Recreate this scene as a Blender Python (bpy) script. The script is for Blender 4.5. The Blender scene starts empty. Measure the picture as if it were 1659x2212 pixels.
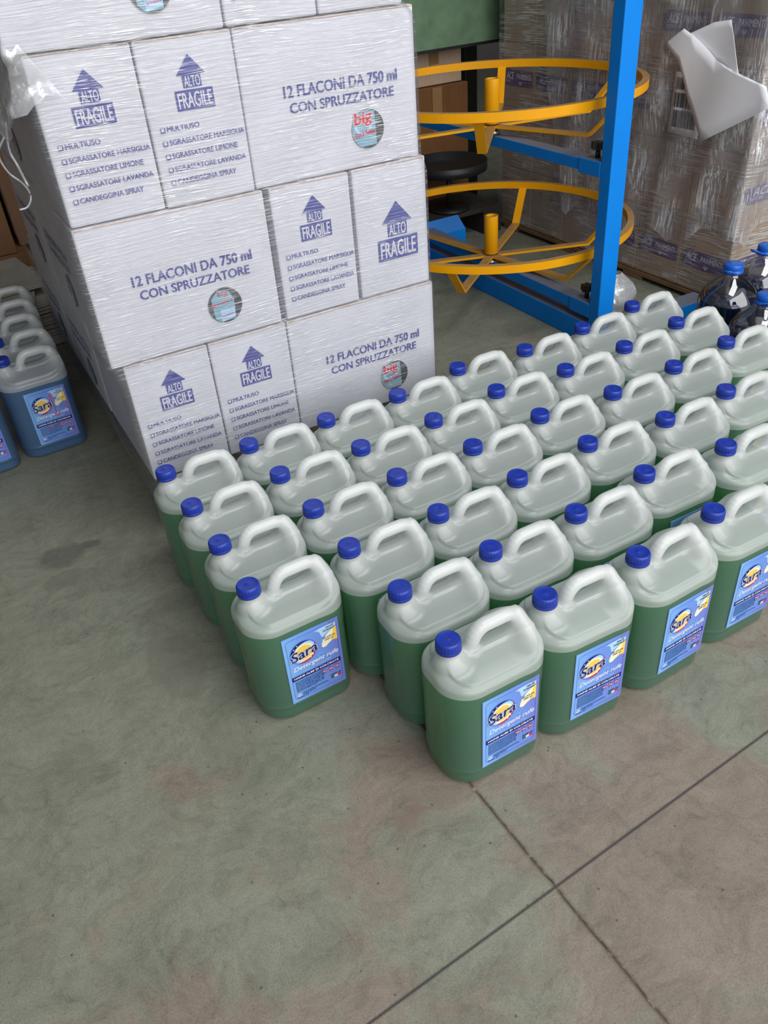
import bpy, bmesh, math, random
import numpy as np
from mathutils import Vector, Matrix

# ------------------------------------------------------------------ camera, light, exposure
scn = bpy.context.scene
COL = scn.collection
random.seed(7)
PI = math.pi

cam_d = bpy.data.cameras.new('camera')
cam_d.sensor_fit = 'VERTICAL'
cam_d.sensor_height = 24.0
cam_d.lens = 24.0 * 1755.0 / 2212.0
cam_d.clip_start = 0.02
cam = bpy.data.objects.new('camera', cam_d)
COL.objects.link(cam)
cam.matrix_world = Matrix(((0.868849, 0.34055, -0.359342, 0.0),
                           (-0.4899, 0.486721, -0.723256, 0.0),
                           (-0.071405, 0.804443, 0.589723, 1.222),
                           (0, 0, 0, 1)))
scn.camera = cam

scn.view_settings.view_transform = 'Standard'
scn.view_settings.look = 'None'
scn.view_settings.gamma = 1.0
scn.view_settings.use_curve_mapping = False
scn.view_settings.exposure = 0.0
scn.cycles.transparent_max_bounces = 28
scn.cycles.max_bounces = 10
scn.cycles.diffuse_bounces = 4
scn.cycles.glossy_bounces = 3
scn.cycles.transmission_bounces = 6
scn.cycles.sample_clamp_indirect = 4.0
scn.cycles.caustics_reflective = False
scn.cycles.caustics_refractive = False

world = bpy.data.worlds.new('overcast_daylight')
scn.world = world
world.use_nodes = True
bg = world.node_tree.nodes['Background']
bg.inputs[0].default_value = (0.80, 0.88, 1.0, 1)
bg.inputs[1].default_value = 0.75

def area_light(name, loc, aim, sx, sy, power, color):
    d = bpy.data.lights.new(name, 'AREA')
    d.shape = 'RECTANGLE'; d.size = sx; d.size_y = sy; d.energy = power; d.color = color
    o = bpy.data.objects.new(name, d); COL.objects.link(o)
    o.location = loc
    o.rotation_euler = (Vector(aim) - Vector(loc)).to_track_quat('-Z', 'Y').to_euler()
    return o
# daylight of the wide open warehouse gate behind the photographer; plus an unseen overhead fill added to lift the tops
area_light('gate_daylight', (1.5, -2.9, 2.6), (0.8, 2.0, 0.6), 6.4, 4.2, 272.0, (1.0, 0.985, 0.96))
area_light('overhead_fill', (1.6, -0.2, 4.75), (1.3, 0.6, 0.0), 3.0, 1.6, 105.0, (0.96, 0.98, 1.0))

# ------------------------------------------------------------------ helpers
def link(o, parent=None):
    COL.objects.link(o)
    if parent is not None: o.parent = parent
    return o

def tag(o, label=None, cat=None, group=None, kind=None):
    if label: o['label'] = label
    if cat: o['category'] = cat
    if group: o['group'] = group
    if kind: o['kind'] = kind
    return o

def empty(name, loc=(0, 0, 0), rz=0.0):
    o = bpy.data.objects.new(name, None)
    o.empty_display_size = 0.05
    o.location = loc; o.rotation_euler = (0, 0, rz)
    return link(o)

class MB:
    """collects shapes and links them as one mesh object"""
    def __init__(s): s.v = []; s.f = []; s.m = []; s.sm = []
    def add(s, verts, faces, m=0, smooth=False, mat=None):
        b = len(s.v)
        if mat is not None: verts = [mat @ Vector(p) for p in verts]
        s.v += [tuple(p) for p in verts]
        for f in faces:
            s.f.append(tuple(b + i for i in f)); s.m.append(m); s.sm.append(smooth)
        return s
    def box(s, x0, x1, y0, y1, z0, z1, m=0, mat=None, bev=0.0):
        if bev <= 0:
            v = [(x, y, z) for x in (x0, x1) for y in (y0, y1) for z in (z0, z1)]
            f = [(0, 1, 3, 2), (4, 6, 7, 5), (0, 4, 5, 1), (2, 3, 7, 6), (0, 2, 6, 4), (1, 5, 7, 3)]
            return s.add(v, f, m, False, mat)
        bm = bmesh.new()
        bmesh.ops.create_cube(bm, size=1)
        for p in bm.verts:
            p.co = Vector(((x0 + x1) / 2 + p.co.x * (x1 - x0), (y0 + y1) / 2 + p.co.y * (y1 - y0), (z0 + z1) / 2 + p.co.z * (z1 - z0)))
        bmesh.ops.bevel(bm, geom=list(bm.edges), offset=bev, segments=2, profile=0.5, affect='EDGES')
        bm.verts.index_update()
        s.add([p.co.copy() for p in bm.verts], [[q.index for q in f.verts] for f in bm.faces], m, False, mat)
        bm.free(); return s
    def sweep(s, path, prof, m=0, closed=False, up=(0, 0, 1), smooth=False, cap=True):
        """sweep a 2D profile (list of (side, up)) along a 3D path"""
        P = [Vector(p) for p in path]; n = len(P); k = len(prof); V = []; U = Vector(up)
        for i in range(n):
            a = P[(i - 1) % n] if (closed or i > 0) else P[i]
            b = P[(i + 1) % n] if (closed or i < n - 1) else P[i]
            t = (b - a).normalized()
            side = t.cross(U)
            if side.length < 1e-5: side = t.cross(Vector((1, 0, 0)))
            side.normalize(); u2 = side.cross(t).normalized()
            sc = 1.0
            if 0 < i < n - 1 or closed:
                t1 = (P[i] - a).normalized(); c = max(0.35, abs(t1.dot(t)))
                sc = 1.0 / c
            # mitre in the plane of the bend
            bend = (P[i] - a).normalized() - t if (0 < i < n - 1 or closed) else Vector((0, 0, 0))
            for (x, y) in prof:
                off = side * x + u2 * y
                if bend.length > 1e-4:
                    bd = (bend - t * bend.dot(t)).normalized()
                    off += bd * (off.dot(bd)) * (sc - 1)
                V.append(P[i] + off)
        F = []
        for i in range(n if closed else n - 1):
            j = (i + 1) % n
            for q in range(k):
                r = (q + 1) % k
                F.append((i * k + q, j * k + q, j * k + r, i * k + r))
        if not closed and cap:
            F.append(tuple(range(k))[::-1] if False else tuple(range(k))); F.append(tuple(range((n - 1) * k, n * k))[::-1])
        return s.add(V, F, m, smooth)
    def tube(s, path, r, m=0, seg=10, closed=False):
        return s.sweep(path, [(r * math.cos(2 * PI * q / seg), r * math.sin(2 * PI * q / seg)) for q in range(seg)], m, closed, smooth=True)
    def lathe(s, prof, m=0, seg=48, c=(0, 0), smooth=True, rad=None):
        V = []; F = []; n = len(prof)
        for i, (r, z) in enumerate(prof):
            for q in range(seg):
                a = 2 * PI * q / seg
                rr = r if rad is None else rad(i, q, r)
                V.append((c[0] + rr * math.cos(a), c[1] + rr * math.sin(a), z))
        for i in range(n - 1):
            for q in range(seg):
                r = (q + 1) % seg
                F.append((i * seg + q, i * seg + r, (i + 1) * seg + r, (i + 1) * seg + q))
        F.append(tuple(range(seg))[::-1]); F.append(tuple(range((n - 1) * seg, n * seg)))
        return s.add(V, F, m, smooth)
    def poly(s, pts, m=0, mat=None):
        return s.add([(p[0], p[1], p[2]) for p in pts], [tuple(range(len(pts)))], m, False, mat)
    def mesh(s, name, mats):
        me = bpy.data.meshes.new(name)
        me.from_pydata([tuple(p) for p in s.v], [], s.f)
        for a in mats: me.materials.append(a)
        me.polygons.foreach_set('material_index', s.m)
        me.polygons.foreach_set('use_smooth', s.sm)
        me.update(); return me
    def build(s, name, mats, parent=None):
        if not isinstance(mats, (list, tuple)): mats = [mats]
        return link(bpy.data.objects.new(name, s.mesh(name, mats)), parent)

def fix_normals(o):
    bm = bmesh.new(); bm.from_mesh(o.data)
    bmesh.ops.recalc_face_normals(bm, faces=bm.faces)
    bm.to_mesh(o.data); bm.free(); return o

_txt = {}
def text2d(sx, shear=0.0):
    """flat outline of a line of lettering, as (verts 2D normalised to its own box, faces, aspect)"""
    key = (sx, shear)
    if key in _txt: return _txt[key]
    cu = bpy.data.curves.new('lettering', 'FONT')
    cu.body = sx; cu.size = 1.0; cu.shear = shear; cu.resolution_u = 3
    ob = bpy.data.objects.new('lettering', cu); COL.objects.link(ob)
    dg = bpy.context.evaluated_depsgraph_get()
    me = ob.evaluated_get(dg).to_mesh()
    V = [(p.co.x, p.co.y) for p in me.vertices]; F = [tuple(f.vertices) for f in me.polygons]
    ob.evaluated_get(dg).to_mesh_clear()
    bpy.data.objects.remove(ob); bpy.data.curves.remove(cu)
    x0 = min(p[0] for p in V); x1 = max(p[0] for p in V); y0 = min(p[1] for p in V); y1 = max(p[1] for p in V)
    V = [((p[0] - x0) / (x1 - x0), (p[1] - y0) / (y1 - y0)) for p in V]
    _txt[key] = (V, F); return _txt[key]

class Print:
    """flat printing on the plane y = y0 facing -Y; x to the right, z up"""
    def __init__(s, y0=0.0, step=0.00012): s.b = MB(); s.y0 = y0; s.st = step
    def text(s, t, x, z, w, h, m, layer=1, shear=0.0, bold=0.0, rot=0.0):
        V, F = text2d(t, shear); c, q = math.cos(rot), math.sin(rot)
        e = bold * h * 1.4                                  # heavier strokes: the same letters set again, slightly offset
        for k in range(8 if bold > 0 else 1):
            dx, dz = (e * math.cos(k * PI / 4), 0.6 * e * math.sin(k * PI / 4)) if bold > 0 else (0, 0)
            P = [(x + dx + c * a * w - q * b * h, s.y0 - layer * s.st - k * 1.2e-5, z + dz + q * a * w + c * b * h) for a, b in V]
            s.b.add(P, F, m)
    def rect(s, x0, x1, z0, z1, m, layer=1):
        y = s.y0 - layer * s.st
        s.b.add([(x0, y, z0), (x1, y, z0), (x1, y, z1), (x0, y, z1)], [(0, 1, 2, 3)], m)
    def poly(s, pts, m, layer=1):
        y = s.y0 - layer * s.st
        s.b.add([(a, y, b) for a, b in pts], [tuple(range(len(pts)))], m)
    def ring(s, cx, cz, ra, rb, m, layer=1, a0=0, a1=2 * PI, seg=40, sq=1.0):
        y = s.y0 - layer * s.st; V = []; F = []
        for i in range(seg + 1):
            a = a0 + (a1 - a0) * i / seg
            for r in (ra, rb): V.append((cx + r * math.cos(a), y, cz + sq * r * math.sin(a)))
        for i in range(seg): F.append((2 * i, 2 * i + 1, 2 * i + 3, 2 * i + 2))
        s.b.add(V, F, m)
    def disc(s, cx, cz, r, m, layer=1, seg=40, sq=1.0):
        s.poly([(cx + r * math.cos(2 * PI * i / seg), cz + sq * r * math.sin(2 * PI * i / seg)) for i in range(seg)], m, layer)

# ------------------------------------------------------------------ materials
def newmat(name):
    m = bpy.data.materials.new(name); m.use_nodes = True
    nt = m.node_tree; nt.nodes.clear()
    out = nt.nodes.new('ShaderNodeOutputMaterial')
    return m, nt, out
def N(nt, t, **kw):
    n = nt.nodes.new(t)
    for k, v in kw.items():
        if k == 'ins':
            for a, b in v.items(): n.inputs[a].default_value = b
        else: setattr(n, k, v)
    return n
def L(nt, a, b): nt.links.new(a, b)
def srgb(r, g, b):
    f = lambda c: (c / 255 / 12.92) if c / 255 <= 0.04045 else ((c / 255 + 0.055) / 1.055) ** 2.4
    return (f(r), f(g), f(b), 1.0)
def noise(nt, vec, scale, detail=3.0, rough=0.55, dist=0.0):
    n = N(nt, 'ShaderNodeTexNoise', ins={'Scale': scale, 'Detail': detail, 'Roughness': rough, 'Distortion': dist})
    L(nt, vec, n.inputs['Vector']); return n.outputs['Fac']
def ramp(nt, fac, stops):
    r = N(nt, 'ShaderNodeValToRGB'); e = r.color_ramp.elements
    while len(e) < len(stops): e.new(0.5)
    for q, (p, c) in zip(e, stops):
        q.position = p; q.color = c if isinstance(c, tuple) else (c, c, c, 1)
    L(nt, fac, r.inputs[0]); return r.outputs[0]
def mixc(nt, fac, a, b, mode='MIX'):
    n = N(nt, 'ShaderNodeMix', data_type='RGBA', blend_type=mode)
    for s, v in ((n.inputs[0], fac), (n.inputs[6], a), (n.inputs[7], b)):
        if isinstance(v, (int, float, tuple)): s.default_value = v
        else: L(nt, v, s)
    return n.outputs[2]
def math_(nt, op, a, b=None, c=None):
    n = N(nt, 'ShaderNodeMath', operation=op)
    for i, v in enumerate((a, b, c)):
        if v is None: continue
        if isinstance(v, (int, float)): n.inputs[i].default_value = v
        else: L(nt, v, n.inputs[i])
    return n.outputs[0]
def coords(nt, kind='Object'):
    return N(nt, 'ShaderNodeTexCoord').outputs[kind]
def mapped(nt, vec, scale=(1, 1, 1), rot=(0, 0, 0), loc=(0, 0, 0)):
    n = N(nt, 'ShaderNodeMapping', ins={'Scale': scale, 'Rotation': rot, 'Location': loc})
    L(nt, vec, n.inputs[0]); return n.outputs[0]
def bump(nt, h, strength=0.3, dist=0.002):
    n = N(nt, 'ShaderNodeBump', ins={'Strength': strength, 'Distance': dist}); L(nt, h, n.inputs['Height']); return n.outputs[0]
def principled(nt, out, color=None, rough=0.5, normal=None, **ins):
    p = N(nt, 'ShaderNodeBsdfPrincipled')
    p.inputs['Roughness'].default_value = rough
    if color is not None:
        if isinstance(color, tuple): p.inputs['Base Color'].default_value = color
        else: L(nt, color, p.inputs['Base Color'])
    if normal is not None: L(nt, normal, p.inputs['Normal'])
    for k, v in ins.items(): p.inputs[k.replace('_', ' ')].default_value = v
    if out is not None: L(nt, p.outputs[0], out.inputs[0])
    return p

def plain(name, color, rough=0.6, vary=0.12, scale=18.0, bmp=0.0, metallic=0.0, spec=0.5):
    m, nt, out = newmat(name)
    v = coords(nt); n = noise(nt, v, scale, 4.0)
    d = tuple(c * (1 - vary) for c in color[:3]) + (1,); e = tuple(min(1, c * (1 + vary)) for c in color[:3]) + (1,)
    c = ramp(nt, n, [(0.3, d), (0.7, e)])
    p = principled(nt, out, c, rough, bump(nt, noise(nt, v, scale * 6, 4.0), bmp, 0.002) if bmp else None)
    p.inputs['Metallic'].default_value = metallic
    p.inputs['Specular IOR Level'].default_value = spec
    return m

def mat_floor():
    m, nt, out = newmat('stained_concrete')
    v = coords(nt)
    sep = N(nt, 'ShaderNodeSeparateXYZ'); L(nt, v, sep.inputs[0]); X, Y = sep.outputs[0], sep.outputs[1]
    warp = N(nt, 'ShaderNodeTexNoise', ins={'Scale': 5.0, 'Detail': 5.0}); L(nt, v, warp.inputs['Vector'])
    wv = N(nt, 'ShaderNodeVectorMath', operation='MULTIPLY_ADD', ins={1: (0.18, 0.18, 0.0)})
    L(nt, warp.outputs['Color'], wv.inputs[0]); L(nt, v, wv.inputs[2])
    W = wv.outputs[0]
    green = srgb(128, 130, 115); brown = srgb(132, 121, 109)
    patch = noise(nt, W, 2.6, 6.0, 0.6)
    # browner towards the gate side of the slab, greener towards the wall
    grad = N(nt, 'ShaderNodeMapRange', ins={'From Min': 1.25, 'From Max': 0.35, 'To Min': -0.13, 'To Max': 0.115}); L(nt, Y, grad.inputs['Value'])
    pf = math_(nt, 'ADD', patch, grad.outputs[0])
    fac = ramp(nt, pf, [(0.47, 0.0), (0.56, 1.0)])
    c = mixc(nt, fac, green, brown)
    # cloudy tone and trowel marks
    cl = noise(nt, W, 7.0, 8.0, 0.65)
    c = mixc(nt, 1.0, c, ramp(nt, cl, [(0.25, 0.74), (0.5, 1.0), (0.8, 1.14)]), 'MULTIPLY')
    tr = noise(nt, mapped(nt, W, (6, 22, 1), (0, 0, 0.25)), 1.4, 6.0, 0.7)
    c = mixc(nt, 1.0, c, ramp(nt, tr, [(0.3, 0.86), (0.55, 1.0), (0.8, 1.07)]), 'MULTIPLY')
    fine = noise(nt, v, 330.0, 3.0, 0.75)
    c = mixc(nt, 1.0, c, ramp(nt, fine, [(0.28, 0.70), (0.5, 1.0), (0.72, 1.20)]), 'MULTIPLY')
    mid = noise(nt, W, 55.0, 6.0, 0.75)
    c = mixc(nt, 1.0, c, ramp(nt, mid, [(0.28, 0.80), (0.5, 1.0), (0.75, 1.12)]), 'MULTIPLY')
    vein = math_(nt, 'ABSOLUTE', math_(nt, 'SUBTRACT', noise(nt, W, 4.2, 7.0, 0.62), 0.5))
    c = mixc(nt, 1.0, c, ramp(nt, vein, [(0.0, 0.86), (0.012, 0.97), (0.03, 1.0)]), 'MULTIPLY')
    sp = N(nt, 'ShaderNodeTexVoronoi', ins={'Scale': 26.0}); L(nt, v, sp.inputs['Vector'])
    c = mixc(nt, ramp(nt, sp.outputs['Distance'], [(0.035, 0.75), (0.075, 0.0)]), c, srgb(70, 66, 60))
    # oil stains with their own outlines
    def stain(c, x, y, rx, ry, col, soft=0.25, amt=0.6):
        dx = math_(nt, 'DIVIDE', math_(nt, 'SUBTRACT', WX, x), rx); dy = math_(nt, 'DIVIDE', math_(nt, 'SUBTRACT', WY, y), ry)
        r = math_(nt, 'SQRT', math_(nt, 'ADD', math_(nt, 'MULTIPLY', dx, dx), math_(nt, 'MULTIPLY', dy, dy)))
        return mixc(nt, ramp(nt, r, [(1.0 - soft, amt), (1.0, 0.0)]), c, col)
    w2 = N(nt, 'ShaderNodeTexNoise', ins={'Scale': 22.0, 'Detail': 4.0}); L(nt, v, w2.inputs['Vector'])
    wv2 = N(nt, 'ShaderNodeVectorMath', operation='MULTIPLY_ADD', ins={1: (0.07, 0.07, 0.0)}); L(nt, w2.outputs['Color'], wv2.inputs[0]); L(nt, v, wv2.inputs[2])
    s2 = N(nt, 'ShaderNodeSeparateXYZ'); L(nt, wv2.outputs[0], s2.inputs[0]); WX, WY = s2.outputs[0], s2.outputs[1]
    c = stain(c, 0.03, 1.835, 0.075, 0.06, srgb(84, 82, 80), 0.4, 0.6)
    c = stain(c, 0.10, 1.84, 0.03, 0.022, srgb(84, 83, 80), 0.4, 0.6)
    c = stain(c, 0.012, 1.74, 0.05, 0.035, srgb(104, 102, 90), 0.2, 0.5)
    c = stain(c, 0.39, 0.75, 0.035, 0.016, srgb(118, 100, 90), 0.3, 0.6)
    c = stain(c, 0.16, 1.33, 0.06, 0.13, srgb(106, 106, 94), 0.2, 0.4)
    # saw-cut joints
    j1 = math_(nt, 'ABSOLUTE', math_(nt, 'SUBTRACT', Y, math_(nt, 'MULTIPLY_ADD', X, 0.0575, 0.467)))
    c = mixc(nt, ramp(nt, j1, [(0.0016, 1.0), (0.0030, 0.0)]), c, srgb(52, 50, 52))
    wob = noise(nt, v, 30.0, 4.0, 0.7)
    j2 = math_(nt, 'ABSOLUTE', math_(nt, 'SUBTRACT', math_(nt, 'MULTIPLY_ADD', wob, 0.010, X), math_(nt, 'MULTIPLY_ADD', Y, -0.028, 0.5015)))
    jc = ramp(nt, noise(nt, v, 60.0, 3.0), [(0.35, srgb(44, 36, 30)), (0.6, srgb(84, 68, 54)), (0.72, srgb(150, 138, 112))])
    c = mixc(nt, ramp(nt, j2, [(0.0024, 1.0), (0.0044, 0.0)]), c, jc)
    h = math_(nt, 'ADD', math_(nt, 'MULTIPLY', fine, 0.5), cl)
    principled(nt, out, c, 0.62, bump(nt, h, 0.18, 0.0015), Specular_IOR_Level=0.3)
    return m

def mat_carton_white():
    m, nt, out = newmat('white_corrugated_board')
    v = coords(nt)
    n = noise(nt, v, 9.0, 4.0)
    c = ramp(nt, n, [(0.3, srgb(203, 202, 210)), (0.7, srgb(215, 214, 222))])
    fl = noise(nt, mapped(nt, v, (160, 160, 3)), 1.0, 1.0)
    principled(nt, out, c, 0.6, bump(nt, fl, 0.05, 0.001), Specular_IOR_Level=0.25)
    return m

def mat_brown(name, a, b, z=3.0):
    m, nt, out = newmat(name)
    v = coords(nt)
    n = noise(nt, v, 7.0, 5.0)
    c = ramp(nt, n, [(0.3, a), (0.7, b)])
    fl = noise(nt, mapped(nt, v, (120, 120, 4)), 1.0, 1.0)
    c = mixc(nt, 1.0, c, ramp(nt, fl, [(0.3, 0.93), (0.7, 1.05)]), 'MULTIPLY')
    principled(nt, out, c, 0.75, bump(nt, fl, 0.08, 0.001), Specular_IOR_Level=0.2)
    return m

def mat_film(name, streak, rot=(0, 0, 0), haze=0.03, gloss=0.05, glare=0.35, rough=0.22, patch=7.0, lo=0.60, strength=0.5, grazing=0.25, warp=0.02):
    """clear stretch film: fine wrinkles that catch the daylight, plus glare painted in as white streaks"""
    m, nt, out = newmat(name)
    v = coords(nt)
    wn = N(nt, 'ShaderNodeTexNoise', ins={'Scale': 4.0, 'Detail': 2.0}); L(nt, v, wn.inputs['Vector'])
    wv = N(nt, 'ShaderNodeVectorMath', operation='MULTIPLY_ADD', ins={1: (warp, warp, warp)}); L(nt, wn.outputs['Color'], wv.inputs[0]); L(nt, v, wv.inputs[2])
    s1 = noise(nt, mapped(nt, wv.outputs[0], streak, rot), 1.0, 2.0, 0.5)
    s2 = noise(nt, mapped(nt, wv.outputs[0], tuple(k * 0.45 for k in streak), tuple(r * 1.0 + 0.07 for r in rot)), 1.0, 2.0, 0.5)
    s3 = noise(nt, mapped(nt, wv.outputs[0], tuple(k * 1.7 for k in streak), tuple(r - 0.06 for r in rot)), 1.0, 1.0, 0.5)
    broad = noise(nt, v, patch, 3.0, 0.55)
    h = math_(nt, 'ADD', math_(nt, 'ADD', s1, math_(nt, 'MULTIPLY', s2, 1.6)), math_(nt, 'MULTIPLY', broad, 1.5))
    nrm = bump(nt, h, strength, 0.004)
    pm = ramp(nt, broad, [(0.42, 0.06), (0.64, 1.0)])
    k1 = ramp(nt, s1, [(lo, 0.0), (lo + 0.05, 1.0)]); k3 = ramp(nt, s3, [(lo + .02, 0.0), (lo + 0.06, 1.0)])
    k2 = ramp(nt, s2, [(lo + 0.0, 0.0), (lo + 0.10, 0.5)])
    mask = math_(nt, 'MULTIPLY', math_(nt, 'MAXIMUM', math_(nt, 'MAXIMUM', k1, k3), k2), pm)
    g = N(nt, 'ShaderNodeBsdfGlossy', ins={'Roughness': rough}); L(nt, nrm, g.inputs['Normal'])
    d = N(nt, 'ShaderNodeBsdfDiffuse', ins={'Color': (0.92, 0.93, 0.96, 1)})
    t = N(nt, 'ShaderNodeBsdfTransparent', ins={'Color': (0.96, 0.965, 0.975, 1)})
    mh = N(nt, 'ShaderNodeMixShader'); L(nt, math_(nt, 'MULTIPLY_ADD', mask, glare, haze), mh.inputs[0]); L(nt, t.outputs[0], mh.inputs[1]); L(nt, d.outputs[0], mh.inputs[2])  # diffuse white streaks painted where the wrinkles would glint
    lw = N(nt, 'ShaderNodeLayerWeight', ins={'Blend': 0.35}); L(nt, nrm, lw.inputs['Normal'])
    gf = math_(nt, 'ADD', math_(nt, 'MULTIPLY_ADD', lw.outputs['Fresnel'], grazing, gloss), math_(nt, 'MULTIPLY', mask, 0.30))
    mg = N(nt, 'ShaderNodeMixShader'); L(nt, gf, mg.inputs[0]); L(nt, mh.outputs[0], mg.inputs[1]); L(nt, g.outputs[0], mg.inputs[2])
    L(nt, mg.outputs[0], out.inputs[0])
    return m

def mat_jug():
    """frosted polyethylene: milky when dry, clear where the liquid wets it"""
    m, nt, out = newmat('frosted_polyethylene')
    v = coords(nt)
    sep = N(nt, 'ShaderNodeSeparateXYZ'); L(nt, v, sep.inputs[0])
    wet = N(nt, 'ShaderNodeMapRange', ins={'From Min': 0.2200, 'From Max': 0.2185, 'To Min': 0.45, 'To Max': 0.90}); L(nt, sep.outputs[2], wet.inputs['Value'])
    # the doubled walls of the handle and neck let less light through
    grip = N(nt, 'ShaderNodeMapRange', ins={'From Min': 0.250, 'From Max': 0.276, 'To Min': 1.0, 'To Max': 0.2}); L(nt, sep.outputs[2], grip.inputs['Value'])
    n = noise(nt, v, 30.0, 3.0)
    nb = bump(nt, n, 0.05, 0.002)
    d = N(nt, 'ShaderNodeBsdfDiffuse', ins={'Color': (0.87, 0.89, 0.87, 1)})
    tl = N(nt, 'ShaderNodeBsdfTranslucent', ins={'Color': (0.90, 0.94, 0.91, 1)})
    a = N(nt, 'ShaderNodeMixShader', ins={0: 0.42}); L(nt, d.outputs[0], a.inputs[1]); L(nt, tl.outputs[0], a.inputs[2])
    t = N(nt, 'ShaderNodeBsdfTransparent', ins={'Color': (0.95, 0.985, 0.965, 1)})
    b = N(nt, 'ShaderNodeMixShader'); L(nt, math_(nt, 'MULTIPLY', wet.outputs[0], grip.outputs[0]), b.inputs[0]); L(nt, a.outputs[0], b.inputs[1]); L(nt, t.outputs[0], b.inputs[2])
    g = N(nt, 'ShaderNodeBsdfGlossy', ins={'Roughness': 0.24}); L(nt, nb, g.inputs['Normal'])
    fr = N(nt, 'ShaderNodeFresnel', ins={'IOR': 1.48}); L(nt, nb, fr.inputs['Normal'])
    c = N(nt, 'ShaderNodeMixShader'); L(nt, math_(nt, 'MINIMUM', fr.outputs[0], 0.35), c.inputs[0]); L(nt, b.outputs[0], c.inputs[1]); L(nt, g.outputs[0], c.inputs[2])
    L(nt, c.outputs[0], out.inputs[0])
    return m

def mat_liquid(name, col, tcol):
    m, nt, out = newmat(name)
    v = coords(nt); n = noise(nt, v, 6.0, 2.0)
    c = ramp(nt, n, [(0.3, tuple(k * 0.92 for k in col[:3]) + (1,)), (0.7, col)])
    p = principled(nt, None, c, 0.25)
    tl = N(nt, 'ShaderNodeBsdfTranslucent', ins={'Color': tcol})
    a = N(nt, 'ShaderNodeMixShader', ins={0: 0.56}); L(nt, p.outputs[0], a.inputs[1]); L(nt, tl.outputs[0], a.inputs[2])
    L(nt, a.outputs[0], out.inputs[0])
    return m

def mat_label():
    m, nt, out = newmat('label_paper_blue')
    v = coords(nt)
    sep = N(nt, 'ShaderNodeSeparateXYZ'); L(nt, v, sep.inputs[0])
    gx = N(nt, 'ShaderNodeMapRange', ins={'From Min': 0.01, 'From Max': 0.13}); L(nt, sep.outputs[0], gx.inputs['Value'])
    n = noise(nt, v, 28.0, 3.0)
    f = math_(nt, 'ADD', gx.outputs[0], math_(nt, 'MULTIPLY_ADD', n, 0.5, -0.25))
    c = ramp(nt, f, [(0.0, srgb(128, 178, 238)), (0.45, srgb(108, 152, 226)), (1.0, srgb(112, 126, 208))])
    principled(nt, out, c, 0.35)
    return m

def mat_print(name, c, rough=0.5): 
    m, nt, out = newmat(name)
    n = noise(nt, coords(nt), 60.0, 3.0)
    k = ramp(nt, n, [(0.3, tuple(q * 0.9 for q in c[:3]) + (1,)), (0.7, c)])
    principled(nt, out, k, rough, None, Specular_IOR_Level=0.3)
    return m

def mat_pet(name, tint):
    m, nt, out = newmat(name)
    v = coords(nt); nb = bump(nt, noise(nt, v, 14.0, 2.0), 0.2, 0.004)
    g = N(nt, 'ShaderNodeBsdfGlossy', ins={'Roughness': 0.04}); L(nt, nb, g.inputs['Normal'])
    t = N(nt, 'ShaderNodeBsdfTransparent', ins={'Color': tint})
    lw = N(nt, 'ShaderNodeLayerWeight', ins={'Blend': 0.5})
    a = N(nt, 'ShaderNodeMixShader'); L(nt, math_(nt, 'MULTIPLY_ADD', lw.outputs['Fresnel'], 0.5, 0.10), a.inputs[0]); L(nt, t.outputs[0], a.inputs[1]); L(nt, g.outputs[0], a.inputs[2])
    L(nt, a.outputs[0], out.inputs[0])
    return m

def mat_dusty_paint(name, col, dust, rough=0.35):
    m, nt, out = newmat(name)
    v = coords(nt); n = noise(nt, v, 40.0, 4.0, 0.6)
    geo = N(nt, 'ShaderNodeNewGeometry'); sp = N(nt, 'ShaderNodeSeparateXYZ'); L(nt, geo.outputs['Normal'], sp.inputs[0])
    upf = math_(nt, 'MULTIPLY', ramp(nt, sp.outputs[2], [(0.75, 0.0), (0.97, 1.0)]), ramp(nt, n, [(0.25, 0.6), (0.6, 0.95)]))
    base = ramp(nt, noise(nt, v, 12.0, 3.0), [(0.3, tuple(c * 0.94 for c in col[:3]) + (1,)), (0.7, col)])
    c = mixc(nt, upf, base, dust)
    principled(nt, out, c, rough, None, Specular_IOR_Level=0.25)
    return m

M_FLOOR = mat_floor()
M_CARTON = mat_carton_white()
M_INK = mat_print('blue_carton_ink', srgb(66, 70, 150))
M_JUG = mat_jug()
M_GREEN = mat_liquid('green_detergent', (0.042, 0.235, 0.150, 1), (0.025, 0.58, 0.07, 1))
M_BLUE = mat_liquid('blue_detergent', (0.012, 0.20, 0.50, 1), (0.01, 0.26, 0.60, 1))
M_CAP = plain('blue_cap_plastic', srgb(22, 50, 152), 0.42, 0.06, 20, 0.03)
M_LABEL = mat_label()
M_WHITE = mat_print('white_print', srgb(238, 240, 246))
M_NAVY = mat_print('navy_print', srgb(30, 40, 110))
M_BLACK = mat_print('black_print', srgb(28, 28, 36))
M_RED = mat_print('red_print', srgb(206, 42, 62))
M_YELLOW = mat_print('yellow_print', srgb(245, 208, 92))
M_PALE = mat_print('pale_blue_print', srgb(176, 214, 246))
M_CYAN = mat_print('cyan_print', srgb(112, 196, 244))
M_CREAM = mat_print('cream_print', srgb(246, 238, 206))
M_PINK = mat_print('pink_print', srgb(216, 92, 140))
M_GREENP = mat_print('green_print', srgb(30, 110, 60))
M_MID = mat_print('mid_blue_print', srgb(74, 118, 200))
M_WOOD = plain('pallet_wood', srgb(126, 96, 68), 0.8, 0.25, 9, 0.3)
M_PURPLE = mat_print('purple_print', srgb(96, 62, 132))
M_KRAFT = mat_brown('kraft_board', srgb(178, 152, 128), srgb(192, 166, 142))
M_KRAFT2 = mat_brown('brown_kraft_board', srgb(108, 73, 43), srgb(122, 84, 50))  # brown darkened to carry the shade behind the carton stack
M_KRAFT3 = mat_brown('dark_kraft_board', srgb(112, 80, 56), srgb(128, 92, 64))
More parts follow.
